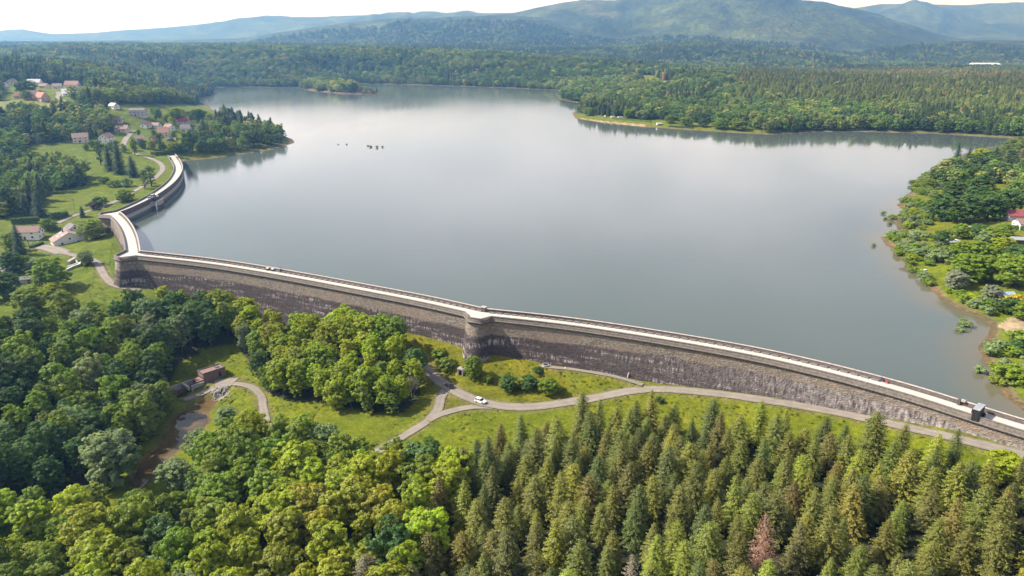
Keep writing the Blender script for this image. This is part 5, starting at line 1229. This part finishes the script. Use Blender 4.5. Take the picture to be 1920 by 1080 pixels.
wall_run([(125, 509), (137, 503), (152, 498), (143, 491)], 1.3, .5, 'grey_wall', 'garden_wall', 'white-topped angled garden wall on the farm lawn', cop='white_paint')
wall_run([(128, 495), (142, 488)], 1.6, 2.0, 'rubble', 'stone_trough', 'long brown stone block beside the farm lane', 'trough')
wall_run([(126, 500), (160, 488)], .25, .9, 'concrete', 'kerb_slab', 'pale concrete slab path beside the brown stone block', 'slab')

# hedges: clipped, leafy boxes
def hedge(pts, h, t, tone, label):
    g = [np.array(at(*p)) for p in pts]; e = empty('hedge', g[0]); tag(e, label, 'hedge'); rg = np.random.default_rng(int(pts[0][0])); c, n = [], []
    for p, q in zip(g[:-1], g[1:]):
        L = np.linalg.norm(q - p); N = int(L * (2 * h + t) * 16); u = rg.random(N); d = (q - p)[:2] / L; nn = np.array([-d[1], d[0]]); f = rg.integers(0, 3, N); v = rg.random(N)
        lat = np.where(f == 0, -t / 2, np.where(f == 1, t / 2, (v - .5) * t)); zz = np.where(f == 2, h, v * h) + rg.normal(size=N) * .1
        base = p + (q - p) * u[:, None] - g[0]; c.append(np.c_[base[:, :2] + nn * lat[:, None], base[:, 2] + zz])
        nr = np.where((f == 0)[:, None], np.r_[-nn, .2], np.where((f == 1)[:, None], np.r_[nn, .2], np.array([0, 0, 1.]))); n.append(unit(nr + rg.normal(size=(N, 3)) * .35))
    c = np.vstack(c); n = np.vstack(n); L = rg.uniform(.4, .75, len(c))
    o = link('foliage', crown_mesh('foliage', [quads(c, n, L, L * .8, rg.random(len(c)), rg=rg)], M['leaf']), e); o.color = (*TONE[tone], 1)
    m = MB()
    for p, q in zip(g[:-1], g[1:]):
        p = p - g[0]; q = q - g[0]; d = (q - p)[:2] / np.linalg.norm(q - p); nn = np.array([-d[1], d[0]]) * t * .4
        m.hexa([(*(p[:2] - nn), p[2] - .3), (*(q[:2] - nn), q[2] - .3), (*(q[:2] + nn), q[2] - .3), (*(p[:2] + nn), p[2] - .3)], [(*(p[:2] - nn), p[2] + h * .9), (*(q[:2] - nn), q[2] + h * .9), (*(q[:2] + nn), q[2] + h * .9), (*(p[:2] + nn), p[2] + h * .9)])
    m.build('stem', M['bark'], e)
hedge([(95, 410), (128, 404)], 3.2, 4.5, 'deep', 'thick clipped hedge between the meadow and the valley road')
hedge([(22, 420), (75, 417)], 3.5, 2.2, 'deep', 'long dark hedge behind the white farm house')
hedge([(58, 465), (82, 457)], 1.6, 2.2, 'deep', 'low dark hedge in front of the white farm house')
hedge([(168, 262), (178, 252), (186, 248)], 3.0, 3.0, 'deep', 'curving dark hedge beside the bright strip of grass in the village')
hedge([(288, 291), (314, 288)], 3.0, 6.0, 'deep', 'dense dark hedge at the car park by the dam end')
hedge([(1882, 428), (1925, 432)], 2.2, 2.0, 'deep', 'clipped hedge below the red-roofed building')
hedge([(1150, 223), (1220, 229)], 2.0, 2.4, 'mid', 'left stretch of hedge along the far campsite shore')
hedge([(1255, 238), (1300, 241)], 2.0, 2.4, 'deep', 'right stretch of hedge along the far campsite shore')

# right bank: holiday buildings
house(1909, 412, 13, 9, 3.2, 2.6, -14, 'grey_wall', 'tile_wine', 'wine-red roofed building at the right edge above the hedge', 2)
house(1926, 426, 12, 9, 2.8, 2.0, -8, 'white_wall', 'tile_brown', 'brown-roofed building in front of the wine-red roof at the right edge', 2)
house(1912, 456, 16, 6, 2.6, .8, -12, 'wood', 'sheet', 'long hut with a pale grey sheet roof at the right edge', 2, False, name='hut', cat='hut')
house(1908, 342, 10, 7, 2.8, 2.6, 4, 'white_wall', 'tile_orange', 'small house with an orange roof high on the right bank', 2)
house(1720, 190, 26, 14, 5, 3.5, 4, 'grey_wall', 'tile_grey', 'large dark roof rising out of the forest across the lake', 3, False)
house(1914, 215, 20, 12, 5, 4, 8, 'cream_wall', 'tile_red', 'red-roofed house in the forest across the lake at the right edge', 3)
house(1387, 138, 26, 14, 5, 6, -24, 'white_wall', 'tile_grey', 'grey-roofed farm far off on the plain beyond the lake', 3)
house(1174, 137, 20, 12, 5, 6, 30, 'cream_wall', 'tile_mauve', 'brown-roofed farm among trees on the far peninsula', 3)
house(1082, 137, 26, 12, 4, 4, 6, 'cream_wall', 'tile_red', 'long red-roofed barn behind the far wooded point', 3)
house(1197, 139, 10, 8, 5, 3, 80, 'white_wall', 'tile_grey', 'tiny white house beside the clearing on the far peninsula', 2)
# factory far behind the plain
def factory():
    x, y, z = at(1846, 126); e = empty('factory', (x, y, z), math.radians(4)); tag(e, 'long white factory hall far away at the foot of the mountains', 'factory')
    MB().box(-56, 52, -20, 20, -6, 12).build('wall', M['white_wall'], e)
    MB().hexa([(-58, -21, 12.1), (54, -21, 12.1), (54, 21, 12.1), (-58, 21, 12.1)], [(-56, -1, 17), (52, -1, 17), (52, 1, 17), (-56, 1, 17)]).build('roof', M['white_paint'], e)
    for k in range(6): MB().box(-48 + k * 17, -38 + k * 17, -20.3, -19.9, 2, 8).build('window', M['glass'], e)
    MB().box(54, 90, -14, 10, -6, 7).build('annexe', M['pink_wall'], e)
    MB().box(-120, -60, -12, 8, -6, 6).build('annexe', M['white_wall'], e)
factory()

def caravan(px, py, rot, L, label, mat='white_paint', awning=None):
    x, y, z = at(px, py); e = empty('caravan', (x, y, z), math.radians(rot)); tag(e, label, 'caravan'); h = L / 2
    MB().prism([(-h, .55), (h - .2, .55), (h, 1.2), (h - .35, 2.55), (-h + .3, 2.65), (-h, 2.2)], -1.1, 1.1).build('body', M[mat], e)
    for s in (-1, 1):
        for u in (-.25, .25): MB().box(u * L - .5, u * L + .5, min(s * 1.08, s * 1.14), max(s * 1.08, s * 1.14), 1.35, 2.05).build('window', M['glass'], e)
        w = MB().cyl((0, 0), .33, -.1, .1, 12).build('wheel', M['tyre'], e); w.location = (-.2, s * 1.0, .33); w.rotation_euler = (math.pi / 2, 0, 0)
    MB().bar((h, 0, .6), (h + 1, 0, .55), .06).build('drawbar', M['metal'], e)
    if awning: MB().hexa([(-h, -4, 1.9), (h, -4, 1.9), (h, -1.12, 2.5), (-h, -1.12, 2.5)], [(-h, -4, 1.98), (h, -4, 1.98), (h, -1.12, 2.58), (-h, -1.12, 2.58)]).build('awning', M[awning], e)
caravan(1783, 457, 5, 6.5, 'white caravan with a lean-to roof between shrubs on the right bank', 'white_paint', 'sheet')
caravan(1838, 521, -12, 7, 'white caravan roof below the big trees on the right bank')
caravan(1134, 220, 80, 6, 'tall white camper at the left end of the far campsite')
caravan(1149, 221, 10, 6, 'second white caravan of the far campsite')
caravan(1163, 222, 12, 7, 'third white caravan of the far campsite, beside a dark hedge')
caravan(1236, 234, 24, 8, 'caravan with a pale green awning in the middle of the far campsite', 'white_paint', 'sheet')
def canopy(px, py):
    x, y, z = at(px, py); e = empty('party_tent', (x, y, z), math.radians(8)); tag(e, 'white party tent with a pale blue roof above the beach', 'tent')
    MB().hexa([(-3.2, -2.2, 2.1), (3.2, -2.2, 2.1), (3.2, 2.2, 2.1), (-3.2, 2.2, 2.1)], [(-3.0, -.05, 3.3), (3.0, -.05, 3.3), (3.0, .05, 3.3), (-3.0, .05, 3.3)]).build('roof', M['blue_cloth'], e)
    for sx in (-1, 1):
        for sy in (-1, 1): MB().cyl((sx * 3.1, sy * 2.1), .06, 0, 2.12, 8).build('pole', M['steel'], e)
    MB().box(-3.15, -3.1, -2.1, 2.1, .1, 2.1).build('side_sheet', M['white_paint'], e)
    MB().box(-3.1, .2, -2.16, -2.11, .1, 2.1).build('side_sheet', M['white_paint'], e)
canopy(1886, 560)
def boat(px, py, rot, L, label, water=False):
    x, y, z = at(px, py, water); e = empty('rowing_boat', (x, y, z + .2), math.radians(rot)); tag(e, label, 'boat'); h = L / 2
    st = [(-h, .55, .1), (-h * .4, .7, 0), (h * .3, .62, 0), (h * .8, .3, .08), (h, .03, .2)]; m = MB()
    for (x0, w0, k0), (x1, w1, k1) in zip(st[:-1], st[1:]):
        for s in (-1, 1): m.poly([(x0, 0, k0), (x1, 0, k1), (x1, s * w1, .5 + k1 * .6), (x0, s * w0, .5 + k0 * .6)] if s < 0 else [(x0, s * w0, .5 + k0 * .6), (x1, s * w1, .5 + k1 * .6), (x1, 0, k1), (x0, 0, k0)])
    m.poly([(-h, -.55, .56), (-h, .55, .56), (-h, 0, .1)]); m.build('hull', M['white_paint'], e)
    for u in (-.3, .15): MB().box(u * L - .12, u * L + .12, -.6, .6, .36, .41).build('thwart', M['white_paint'], e)
boat(1731, 508, 20, 4.6, 'white boat lying on the bright shore grass of the right bank')
boat(1684, 412, -8, 4.0, 'small white boat moored among shrubs at the right bank', True)
boat(1138, 229, 0, 5, 'white boat drawn up at the far campsite shore')

# ------------------------------------------------------------------ cars
def car(xyz, heading, mat, label, suv=True):
    e = empty('parked_car', xyz, heading); tag(e, label, 'car'); H1 = 1.62 if suv else 1.45
    # x forward; body loft: stations of (x, half width, z low, z belt)
    body = [(-2.15, .72, .45, .92), (-2.05, .86, .32, 1.0), (-1.3, .90, .28, 1.03), (0, .91, .27, 1.0), (1.0, .90, .28, .97), (1.75, .84, .32, .84), (2.12, .68, .42, .70)]
    m = MB()
    for p, q in zip(body[:-1], body[1:]):
        m.hexa([(p[0], -p[1], p[2]), (q[0], -q[1], q[2]), (q[0], q[1], q[2]), (p[0], p[1], p[2])], [(p[0], -p[1] * .94, p[3]), (q[0], -q[1] * .94, q[3]), (q[0], q[1] * .94, q[3]), (p[0], p[1] * .94, p[3])])
    b = m.build('body', M[mat], e)
    g = MB().hexa([(-1.95, -.82, .98), (1.05, -.84, .95), (1.05, .84, .95), (-1.95, .82, .98)], [(-1.55, -.66, H1 - .05), (.25, -.66, H1 - .04), (.25, .66, H1 - .04), (-1.55, .66, H1 - .05)]); g.build('glazing', M['glass'], e)
    MB().hexa([(-1.66, -.68, H1 - .06), (.3, -.68, H1 - .05), (.3, .68, H1 - .05), (-1.66, .68, H1 - .06)], [(-1.5, -.6, H1 + .02), (.1, -.6, H1 + .03), (.1, .6, H1 + .03), (-1.5, .6, H1 + .02)]).build('roof', M[mat], e)
    for s in (-1, 1):
        for u in (-.62, -.02): MB().hexa([(u * 1.0 - .1, s * .845, .97), (u + .0, s * .845, .97), (u, s * .80, .97), (u - .1, s * .80, .97)], [(u - .12, s * .685, H1 - .04), (u - .02, s * .685, H1 - .04), (u - .02, s * .64, H1 - .04), (u - .12, s * .64, H1 - .04)]).build('pillar', M[mat], e)
        MB().box(.85, 1.05, min(s * .86, s * 1.03), max(s * .86, s * 1.03), .98, 1.14).build('mirror', M[mat], e)
        for u in (-1.32, 1.32):
            w = MB().cyl((0, 0), .35, -.11, .11, 16).build('wheel', M['tyre'], e); w.location = (u, s * .82, .35); w.rotation_euler = (math.pi / 2, 0, 0)
            r = MB().cyl((0, 0), .22, -.125, .125, 10).build('rim', M['steel'], w)
        MB().box(1.9, 2.1, min(s * .45, s * .75), max(s * .45, s * .75), .62, .76).build('headlight', M['lamp'], e)
        MB().box(-2.17, -2.05, min(s * .5, s * .8), max(s * .5, s * .8), .72, .95).build('tail_light', M['tail'], e)
    return e
def road_car(px, py, mat, label, flip, side=0., lift=.2):
    x, y, z = at(px, py); c = ROADW[0][3]; i = int(np.argmin((c[:, 0] - x) ** 2 + (c[:, 1] - y) ** 2)); t = c[max(i - 2, 0)][:2] - c[min(i + 2, len(c) - 1)][:2]
    return car((x, y, float(c[i, 2]) + .09), math.atan2(t[1], t[0]) + (math.pi if flip else 0), mat, label)
road_car(901, 755, 'car_white', 'white car on the lower road beside the grass triangle', False)
road_car(842, 725, 'car_black', 'black car on the lower road near the grove', True)
for px, py, rot, mt, lb in [(296, 291, 10, 'car_white', 'white car at the left of the car park by the dam end'), (303, 289, 12, 'car_white', 'white car right of another at the dam end car park'), (243, 321, 10, 'car_white', 'white car parked between two firs above the meadow'),
                            (1818, 429, 0, 'car_white', 'white van-like car in the shade of the right bank oaks'), (2, 498, 60, 'car_white', 'white car at the left edge below the farm trees'), (31, 509, 20, 'car_black', 'dark car under the dark round tree by the farm'),
                            (18, 535, 30, 'car_silver', 'silver car at the left end of the long shed')]:
    car(at(px, py), math.radians(rot), M and mt, lb)

# ------------------------------------------------------------------ things on and at the dam
def along(px, py, o=0.):
    x, y = U(px, py, CREST); i = int(np.argmin((dam_line[:, 0] - x) ** 2 + (dam_line[:, 1] - y) ** 2)); i = min(max(i, 1), len(dam_line) - 2)
    t = dam_line[i + 1] - dam_line[i - 1]; t /= np.linalg.norm(t); n = np.array([-t[1], t[0]]); p = dam_line[i] + n * o
    return float(p[0]), float(p[1]), math.atan2(-t[1], -t[0])               # x axis runs to the right, y upstream
def valve_hut():
    x, y, r = along(1831, 777, 0); e = empty('valve_hut', (x, y, 6.0), r); tag(e, 'tall black timber hut with a pale roof standing across the dam crest', 'hut')
    MB().box(-.85, .85, -3.75, 1.0, -.6, 3.0).build('body', M['black'], e)
    for k in (-1, 1): MB().box(k * .45 - .5, k * .45 + .42, -4.0, 1.3, 3.01, 3.16).build('roof_sheet', M['sheet'], e)
    MB().box(-.86, .86, -3.79, -3.74, .3, 2.4).build('shutter', M['black'], e)
    MB().box(-1.9, -.87, -.2, .6, 0, 1.5).build('cabinet', M['black'], e); MB().box(.87, 1.5, -.2, .4, 0, 1.2).build('cabinet', M['metal'], e)
    MB().box(-.93, -.87, -1.6, -1.0, .4, 1.4).build('warning_plate', M['tail'], e)
valve_hut()
def intake():
    x, y, r = along(283, 372, 0); e = empty('intake_tower', (x, y, 0), r); tag(e, 'rounded intake bastion with dark valve gear on the far arm of the dam', 'intake tower')
    n = 9; ring = [(-9.5, 3.0)] + [(-7.5 * math.cos(math.pi * i / (n - 1)) , 4.2 + 3.4 * math.sin(math.pi * i / (n - 1)) ** .6) for i in range(n)] + [(9.5, 3.0)]
    MB().hexa([(a, b, -11) for a, b in ring], [(a, b, 2.1) for a, b in ring]).build('pier', M['dark_stone'], e)
    MB().hexa([(a * .985, b - .05, 2.1) for a, b in ring], [(a * .985, b - .05, 4.6) for a, b in ring]).build('pier_top', M['concrete'], e)
    MB().hexa([(a * 1.02, b + .1, 4.6) for a, b in ring], [(a * 1.02, b + .1, 5.0) for a, b in ring]).build('coping', M['coping'], e)
    for i in range(1, n + 1):
        a, b = ring[i]; MB().cyl((a * .96, b - .2), .07, 5.0, 6.4, 6).build('railing_post', M['metal'], e)
        if i < n:
            c, d = ring[i + 1]; m = MB()
            for z in (5.5, 5.95, 6.38): m.bar((a * .96, b - .2, z), (c * .96, d - .2, z), .05, 5)
            m.build('rail', M['metal'], e)
    for k, (a, s) in enumerate([(-4.8, 1.3), (-1.2, 1.7), (2.4, 1.4), (5.4, 1.1)]):
        h = MB().box(a - .7 * s, a + .7 * s, 4.2, 5.6, 5.0, 6.2 + s * .5).build('gear_housing', M['metal'], e)
        MB().cyl((a, 4.9), .5 * s, 6.2 + s * .5, 7.0 + s * .5, 12, .35).build('gear_cap', M['steel' if k == 1 else 'metal'], h)
        w = MB().cyl((0, 0), .55, -.06, .06, 14).build('handwheel', M['metal'], h); w.location = (a, 4.05, 6.2); w.rotation_euler = (math.pi / 2, 0, 0)
    MB().box(-2.6, 1.6, 1.2, 2.9, 6.05, 8.3).build('cabin', M['black'], e); MB().box(-2.8, 1.8, 1.0, 3.1, 8.31, 8.5).build('cabin_roof', M['sheet'], e)
    MB().box(4.6, 6.4, 1.2, 2.9, 6.05, 8.0).build('cabin', M['black'], e); MB().box(4.5, 6.5, 1.1, 3.0, 8.01, 8.2).build('cabin_roof', M['sheet'], e)
    MB().box(7.2, 7.9, 6.0, 6.6, -11, 4.5).build('gauge_board', M['white_paint'], e)
intake()
def crest_bits():
    for px, py, w, lb in [(504, 505, 1.2, 'left of two white-lidded cabinets at the parapet of the dam'), (516, 507, 1.2, 'right of two white-lidded cabinets at the parapet of the dam')]:
        x, y, r = along(px, py, -2.3); e = empty('cabinet', (x, y, 6.03), r); tag(e, lb, 'cabinet')
        MB().box(-w / 2, w / 2, -.4, .4, .0, 1.0).build('body', M['metal'], e); MB().box(-w / 2 - .06, w / 2 + .06, -.46, .46, 1.001, 1.15).build('lid', M['white_paint'], e)
    x, y, r = along(530, 510, -2.6); e = empty('gauge_post', (x, y, 6.03), r); tag(e, 'thin post with a slanting arm reaching out over the lake', 'post')
    MB().cyl((0, 0), .08, 0, 2.9, 8).build('post', M['metal'], e); MB().bar((0, 0, 1.4), (2.2, .5, 2.7), .05).build('arm', M['metal'], e); MB().box(-.25, .25, -.2, .2, 0, 1.1).build('box', M['metal'], e)
    x, y, r = along(1797, 762, -2.7); e = empty('crest_gate', (x, y, 6.0), r); tag(e, 'small dark gate post with a pale block on the parapet near the black hut', 'gate')
    MB().box(-.35, .35, -.4, .4, 0, 1.9).build('post', M['dark_stone'], e); MB().box(.5, 1.6, -.4, .3, 1.4, 2.0).build('block', M['coping'], e); MB().cyl((1.2, -5.3), .12, 0, 1.2, 8).build('bollard', M['white_paint'], e)
    x, y, r = along(903, 588, -3.1); e = empty('bend_pier', (x, y, 5.9), r); tag(e, 'dark stone pier in the upstream parapet at the bend of the dam', 'pier')
    MB().box(-.9, .9, -.6, .7, 0, 1.9).build('shaft', M['dark_stone'], e); MB().box(-1.05, 1.05, -.75, .85, 1.901, 2.15).build('cap', M['coping'], e)
    # gate house at the far left end
    x, y, r = along(329, 300, 0); e = empty('dam_gate', (x, y, 6.0), r); tag(e, 'dark gate and railings closing the far left end of the dam', 'gate')
    for a in (-3.4, 3.4): MB().box(-.6, .6, a - .6, a + .6, 0, 2.6).build('pier', M['dark_stone'], e)
    for k in range(9): MB().cyl((0, -2.6 + k * .65), .05, 0, 2.1, 6).build('bar', M['metal'], e)
    MB().bar((0, -2.8, 2.0), (0, 2.8, 2.0), .06).build('rail', M['metal'], e)
    MB().box(-9, -1.2, 3.0, 3.5, 0, 2.2).build('screen', M['black'], e); MB().box(-16, -9.5, 3.0, 3.4, 0, 1.5).build('screen', M['white_wall'], e)
    # valve well, white post, portal
    x, y, z = at(1023, 685); e = empty('valve_well', (x, y, z)); tag(e, 'round concrete well with a dark hatch at the foot of the dam', 'well')
    m = MB(); m.cyl((0, 0), 1.25, -.4, .9, 18); m.build('ring', M['concrete'], e); MB().cyl((0, 0), .95, .901, .95, 18).build('hatch', M['metal'], e); MB().box(1.2, 2.0, -.4, .4, -.2, .7).build('step_block', M['rubble'], e)
    x, y, z = at(1176, 707); e = empty('marker_post', (x, y, z)); tag(e, 'white post beside the path at the foot of the dam', 'post')
    MB().bar((0, 0, -.3), (.35, 0, 2.0), .13).build('post', M['white_paint'], e); MB().box(.2, .55, -.15, .15, 1.9, 2.2).build('cap', M['white_paint'], e)
    x, y, z = at(1060, 690); e = empty('marker_stone', (x, y, z)); tag(e, 'short pale marker stone on the wall path', 'stone'); MB().cyl((0, 0), .25, -.2, .7, 8, .18).build('stone', M['white_paint'], e)
    MB().box(-.28, .28, -.28, .28, -.25, .05).build('foot', M['concrete'], e)
    x, y, z = at(1260, 716); e = empty('timber_stack', (x, y, z), -.12); tag(e, 'low stack of reddish timber against the foot of the dam', 'timber')
    for k in range(4): MB().box(-2.2, 2.2, -.5 + k * .26, -.26 + k * .26, -.1 + .01 * k, .22 + .03 * k).build('plank', M['brick'], e)
    x, y, z = at(864, 703); e = empty('drain_portal', (x, y, z), -.45); tag(e, 'dark drain doorway in a stone portal under the middle buttress', 'portal')
    MB().box(-1.2, -.7, -.5, 1.6, -.5, 2.3).build('jamb', M['rubble'], e); MB().box(.7, 1.2, -.5, 1.6, -.5, 2.3).build('jamb', M['rubble'], e)
    MB().box(-1.3, 1.3, -.55, 1.6, 2.301, 2.8).build('lintel', M['rubble'], e); MB().box(-.7, .7, .2, 1.5, -.5, 2.3).build('opening', M['black'], e)
    # rough stone footing below the buttress
    J, nb, tb, a, f0, f1, b, fw, pr = BUT[0]; z0 = 4.92 + 6.2; g = .155 * z0 + .004 * z0 * z0
    P0 = a + nb * (g * .5) - tb * (g * .55 + .4); P1 = f0 + nb * (g + .5) - tb * (g * .28 + .3); P2 = f1 + nb * (g + .5) + tb * (g * .28 + .3); P3 = b + nb * (g * .5) + tb * (g * .55 + .4)
    ft = MB().hexa([(*(p + nb * 2.6), -22) for p in (P0, P1, P2, P3)], [(*p, -8.4) for p in (P0, P1, P2, P3)]).build('footing', M['rubble'], dam)
crest_bits()

# outlet house, channel walls and weir
def outlet():
    x, y = U(398, 705, -22.6); e = empty('outlet_house', (x, y, -22.8), math.radians(47)); tag(e, 'pink brick outlet house with a flat parapet roof beside the pond', 'outlet house')
    MB().box(-4.6, 4.6, -2.4, 2.4, -3, 3.2).build('wall', M['brick'], e)
    MB().box(-4.4, 4.4, -2.2, 2.2, 3.201, 3.26).build('roof', M['tile_brown'], e)
    for q in ((-4.75, 4.75, -2.55, -2.15), (-4.75, 4.75, 2.15, 2.55)): MB().box(*q, 3.203, 3.6).build('parapet', M['dark_stone'], e)
    for q in ((-4.75, -4.35, -2.14, 2.14), (4.35, 4.75, -2.14, 2.14)): MB().box(*q, 3.203, 3.6).build('parapet', M['dark_stone'], e)
    MB().box(1.6, 3.2, -.6, 1.6, 3.262, 3.5).build('hatch', M['dark_stone'], e)
    d = MB().box(1.6, 2.7, -2.46, -2.38, .1, 2.2).build('door', M['black'], e); MB().box(2.45, 2.55, -2.52, -2.46, 1.1, 1.2).build('handle', M['steel'], d)
    MB().box(-7.2, -4.61, -2.2, 2.0, -3, .9).build('ledge', M['brick'], e); MB().box(-4.68, -4.6, -1.9, 1.9, 1.1, 1.5).build('slot', M['black'], e)
    # channel running down to the pond
    for yy, L, nm in ((2.6, 27, 'channel_wall'), (-2.7, 10, 'channel_wall')): MB().box(-L, -4.7, yy - .3, yy + .3, -4, .35).build(nm, M['concrete'], e)
    MB().box(-11.6, -10.7, -3.4, 2.9, -1.0, .45).build('weir_beam', M['concrete'], e)
    MB().box(-26, -11.7, -2.2, 2.25, -3.4, -1.9).build('channel_water', M['pond'], e)
    MB().box(-10.6, -7.3, -2.3, 2.2, -3.4, -1.4).build('channel_water', M['pond'], e)
outlet()
def riprap():
    rg = random.Random(5); m = MB()
    for k in range(170):
        px, py = rg.uniform(398, 432), rg.uniform(728, 748)
        if (py - 728) < (432 - px) * .2: continue
        x, y = U(px, py, -24.8); z = ground_z(x, y); s = rg.uniform(.3, .75); a = rg.uniform(0, 3)
        b = [(x + s * rg.uniform(.7, 1.2) * math.cos(a + q * 1.257), y + s * rg.uniform(.7, 1.2) * math.sin(a + q * 1.257), z - .2) for q in range(5)]
        m.hexa(b, [(x + (p[0] - x) * .6, y + (p[1] - y) * .6, z + s * rg.uniform(.4, .8)) for p in b])
    o = m.build('riprap', M['rubble']); tag(o, 'heap of grey rip-rap stones at the head of the pond', 'stones', kind='stuff')
riprap()
# electricity poles on the left
for px, py, lb in [(140, 393, 'slim pole standing in the meadow near the valley road'), (52, 412, 'slim pole behind the white farm house'), (57, 475, 'slim pole at the farm yard entrance')]:
    x, y, z = at(px, py); e = empty('pole', (x, y, z)); tag(e, lb, 'pole'); MB().cyl((0, 0), .14, -.3, 7.5, 8, .09).build('mast', M['wood'], e); MB().box(-.8, .8, -.06, .06, 7.0, 7.15).build('crossarm', M['wood'], e)
# gate posts at the farm yard
for i, px in enumerate((58, 71, 84)):
    x, y, z = at(px, 459 - i * .6); e = empty('gate_post', (x, y, z)); tag(e, ['left', 'middle', 'right'][i] + ' white gate post in front of the white farm house', 'post'); MB().box(-.3, .3, -.3, .3, -.3, 1.5).build('post', M['white_wall'], e); MB().box(-.38, .38, -.38, .38, 1.501, 1.65).build('cap', M['concrete'], e)

# ------------------------------------------------------------------ two people at the parapet
def person(x, y, z, rz, joints, mat, label):
    e = empty('person', (x, y, z), rz); tag(e, label, 'person')
    names = list(joints); idx = {k: i for i, k in enumerate(names)}
    ed = [('hip', 'chest'), ('chest', 'neck'), ('neck', 'head'), ('chest', 'shl'), ('shl', 'ell'), ('ell', 'hal'), ('chest', 'shr'), ('shr', 'elr'), ('elr', 'har'), ('hip', 'hl'), ('hl', 'kl'), ('kl', 'al'), ('al', 'tl'), ('hip', 'hr'), ('hr', 'kr'), ('kr', 'ar'), ('ar', 'tr')]
    rad = dict(hip=.15, chest=.16, neck=.06, head=.105, shl=.075, ell=.05, hal=.04, shr=.075, elr=.05, har=.04, hl=.10, kl=.07, al=.05, tl=.045, hr=.10, kr=.07, ar=.05, tr=.045)
    me = bpy.data.meshes.new('body'); me.from_pydata([joints[k] for k in names], [(idx[a], idx[b]) for a, b in ed], []); me.materials.append(M[mat])
    o = link('body', me, e); sk = o.modifiers.new('skin', 'SKIN'); 
    if not me.skin_vertices: me.skin_vertices.new() if hasattr(me.skin_vertices, 'new') else None
    if me.skin_vertices:
        for i, k in enumerate(names): me.skin_vertices[0].data[i].radius = (rad[k], rad[k]); me.skin_vertices[0].data[i].use_root = (k == 'hip')
    o.modifiers.new('sub', 'SUBSURF').render_levels = 1
    h = joints['head']; hm = MB(); n = 8
    rings = [[(h[0] + r * math.cos(6.283 * i / n), h[1] + r * math.sin(6.283 * i / n), h[2] + dz) for i in range(n)] for r, dz in ((.09, -.02), (.125, .06), (.11, .13), (.04, .17))]
    for a, b in zip(rings[:-1], rings[1:]): hm.hexa(a, b)
    hm.build('hair', M['wood'], e)
    return e
st = dict(hip=(0, 0, .92), chest=(0, .12, 1.32), neck=(0, .16, 1.48), head=(0, .2, 1.62), shl=(-.2, .12, 1.4), ell=(-.26, .36, 1.2), hal=(-.16, .55, 1.22), shr=(.2, .12, 1.4), elr=(.26, .36, 1.2), har=(.16, .55, 1.22), hl=(-.1, 0, .88), kl=(-.11, .03, .48), al=(-.11, -.02, .08), tl=(-.11, .14, .04), hr=(.1, 0, .88), kr=(.11, .03, .48), ar=(.11, -.02, .08), tr=(.11, .14, .04))
x, y, r = along(1651, 720, -2.35); person(x, y, 6.05, r, st, 'navy_cloth', 'person in dark blue leaning on the upstream parapet of the dam')
si = dict(hip=(0, 0, .55), chest=(0, .03, .95), neck=(0, .03, 1.1), head=(0, .0, 1.24), shl=(-.2, .03, 1.02), ell=(-.24, -.12, .8), hal=(-.14, -.32, .68), shr=(.2, .03, 1.02), elr=(.24, -.12, .8), har=(.14, -.32, .68), hl=(-.1, -.02, .53), kl=(-.12, -.42, .5), al=(-.12, -.44, .08), tl=(-.12, -.58, .05), hr=(.1, -.02, .53), kr=(.12, -.42, .5), ar=(.12, -.44, .08), tr=(.12, -.58, .05))
x, y, r = along(1657, 722, -2.42); person(x, y, 6.02, r, si, 'red_cloth', 'person in red sitting on a stone block beside the one in blue')

# ------------------------------------------------------------------ labels that single out each tree of the woods
def name_apart():
    by = {}
    for e, ht in REG:
        if 'group' in e.keys(): by.setdefault(e['label'], []).append((e, ht))
    short = lambda w: (w.replace('broadleaf tree', 'tree').replace('in the wood along the lower left edge', 'of the lower left wood').replace('in the grove between the dam and the lawn', 'of the grove by the lawn')
                       .replace('in the shady wood left of the pond', 'of the shady wood').replace('in the plantation below the dam', 'of the plantation').replace(' among the village houses', ' of the village'))
    W12 = ['second', 'third', 'fourth', 'fifth', 'sixth', 'seventh', 'eighth', 'ninth', 'tenth', 'eleventh', 'twelfth', 'thirteenth', 'fourteenth', 'fifteenth', 'sixteenth', 'seventeenth', 'eighteenth']
    def place(i, n):
        if i <= (n - 1) // 2: return 'leftmost' if i == 0 else W12[i - 1] + ' from left'
        k = n - 1 - i; return 'rightmost' if k == 0 else W12[k - 1] + ' from right'
    for lb, it in by.items():
        if len(it) < 2: continue
        rows = []
        for e, ht in it:
            px, py = project(e.location.x, e.location.y, e.location.z + ht * .6); rows.append([float(px), float(py), ht, e])
        hs = sorted(r[2] for r in rows); t1, t2 = hs[len(hs) // 3], hs[2 * len(hs) // 3]
        ys = sorted(r[1] for r in rows); y1, y2 = ys[len(ys) // 3], ys[2 * len(ys) // 3]
        big = len(rows) > 8 and 'garden' not in lb; buckets = {}
        for r in rows:
            row = 'far' if r[1] <= y1 else 'middle' if r[1] <= y2 else 'near'; size = ('short' if r[2] <= t1 else 'tall' if r[2] > t2 else 'mid-height')
            buckets.setdefault((size, row) if big else ('', ''), []).append(r)
        for (size, row), b in buckets.items():
            b.sort(key=lambda r: r[0]); n = len(b); base = short(lb)
            for i, r in enumerate(b):
                w = place(i, n) if n <= 36 else place(min(i, 35), 36)
                where = f' in its {row} part' if row else ''
                L = (f'{w} {size} {base}{where}' if n > 1 else f'{size} {base}{where}').strip().replace('  ', ' ')
                r[3]['label'] = L if len(L.split()) <= 16 else L.replace(where, f', {row} part').replace(' ,', ',')
name_apart()
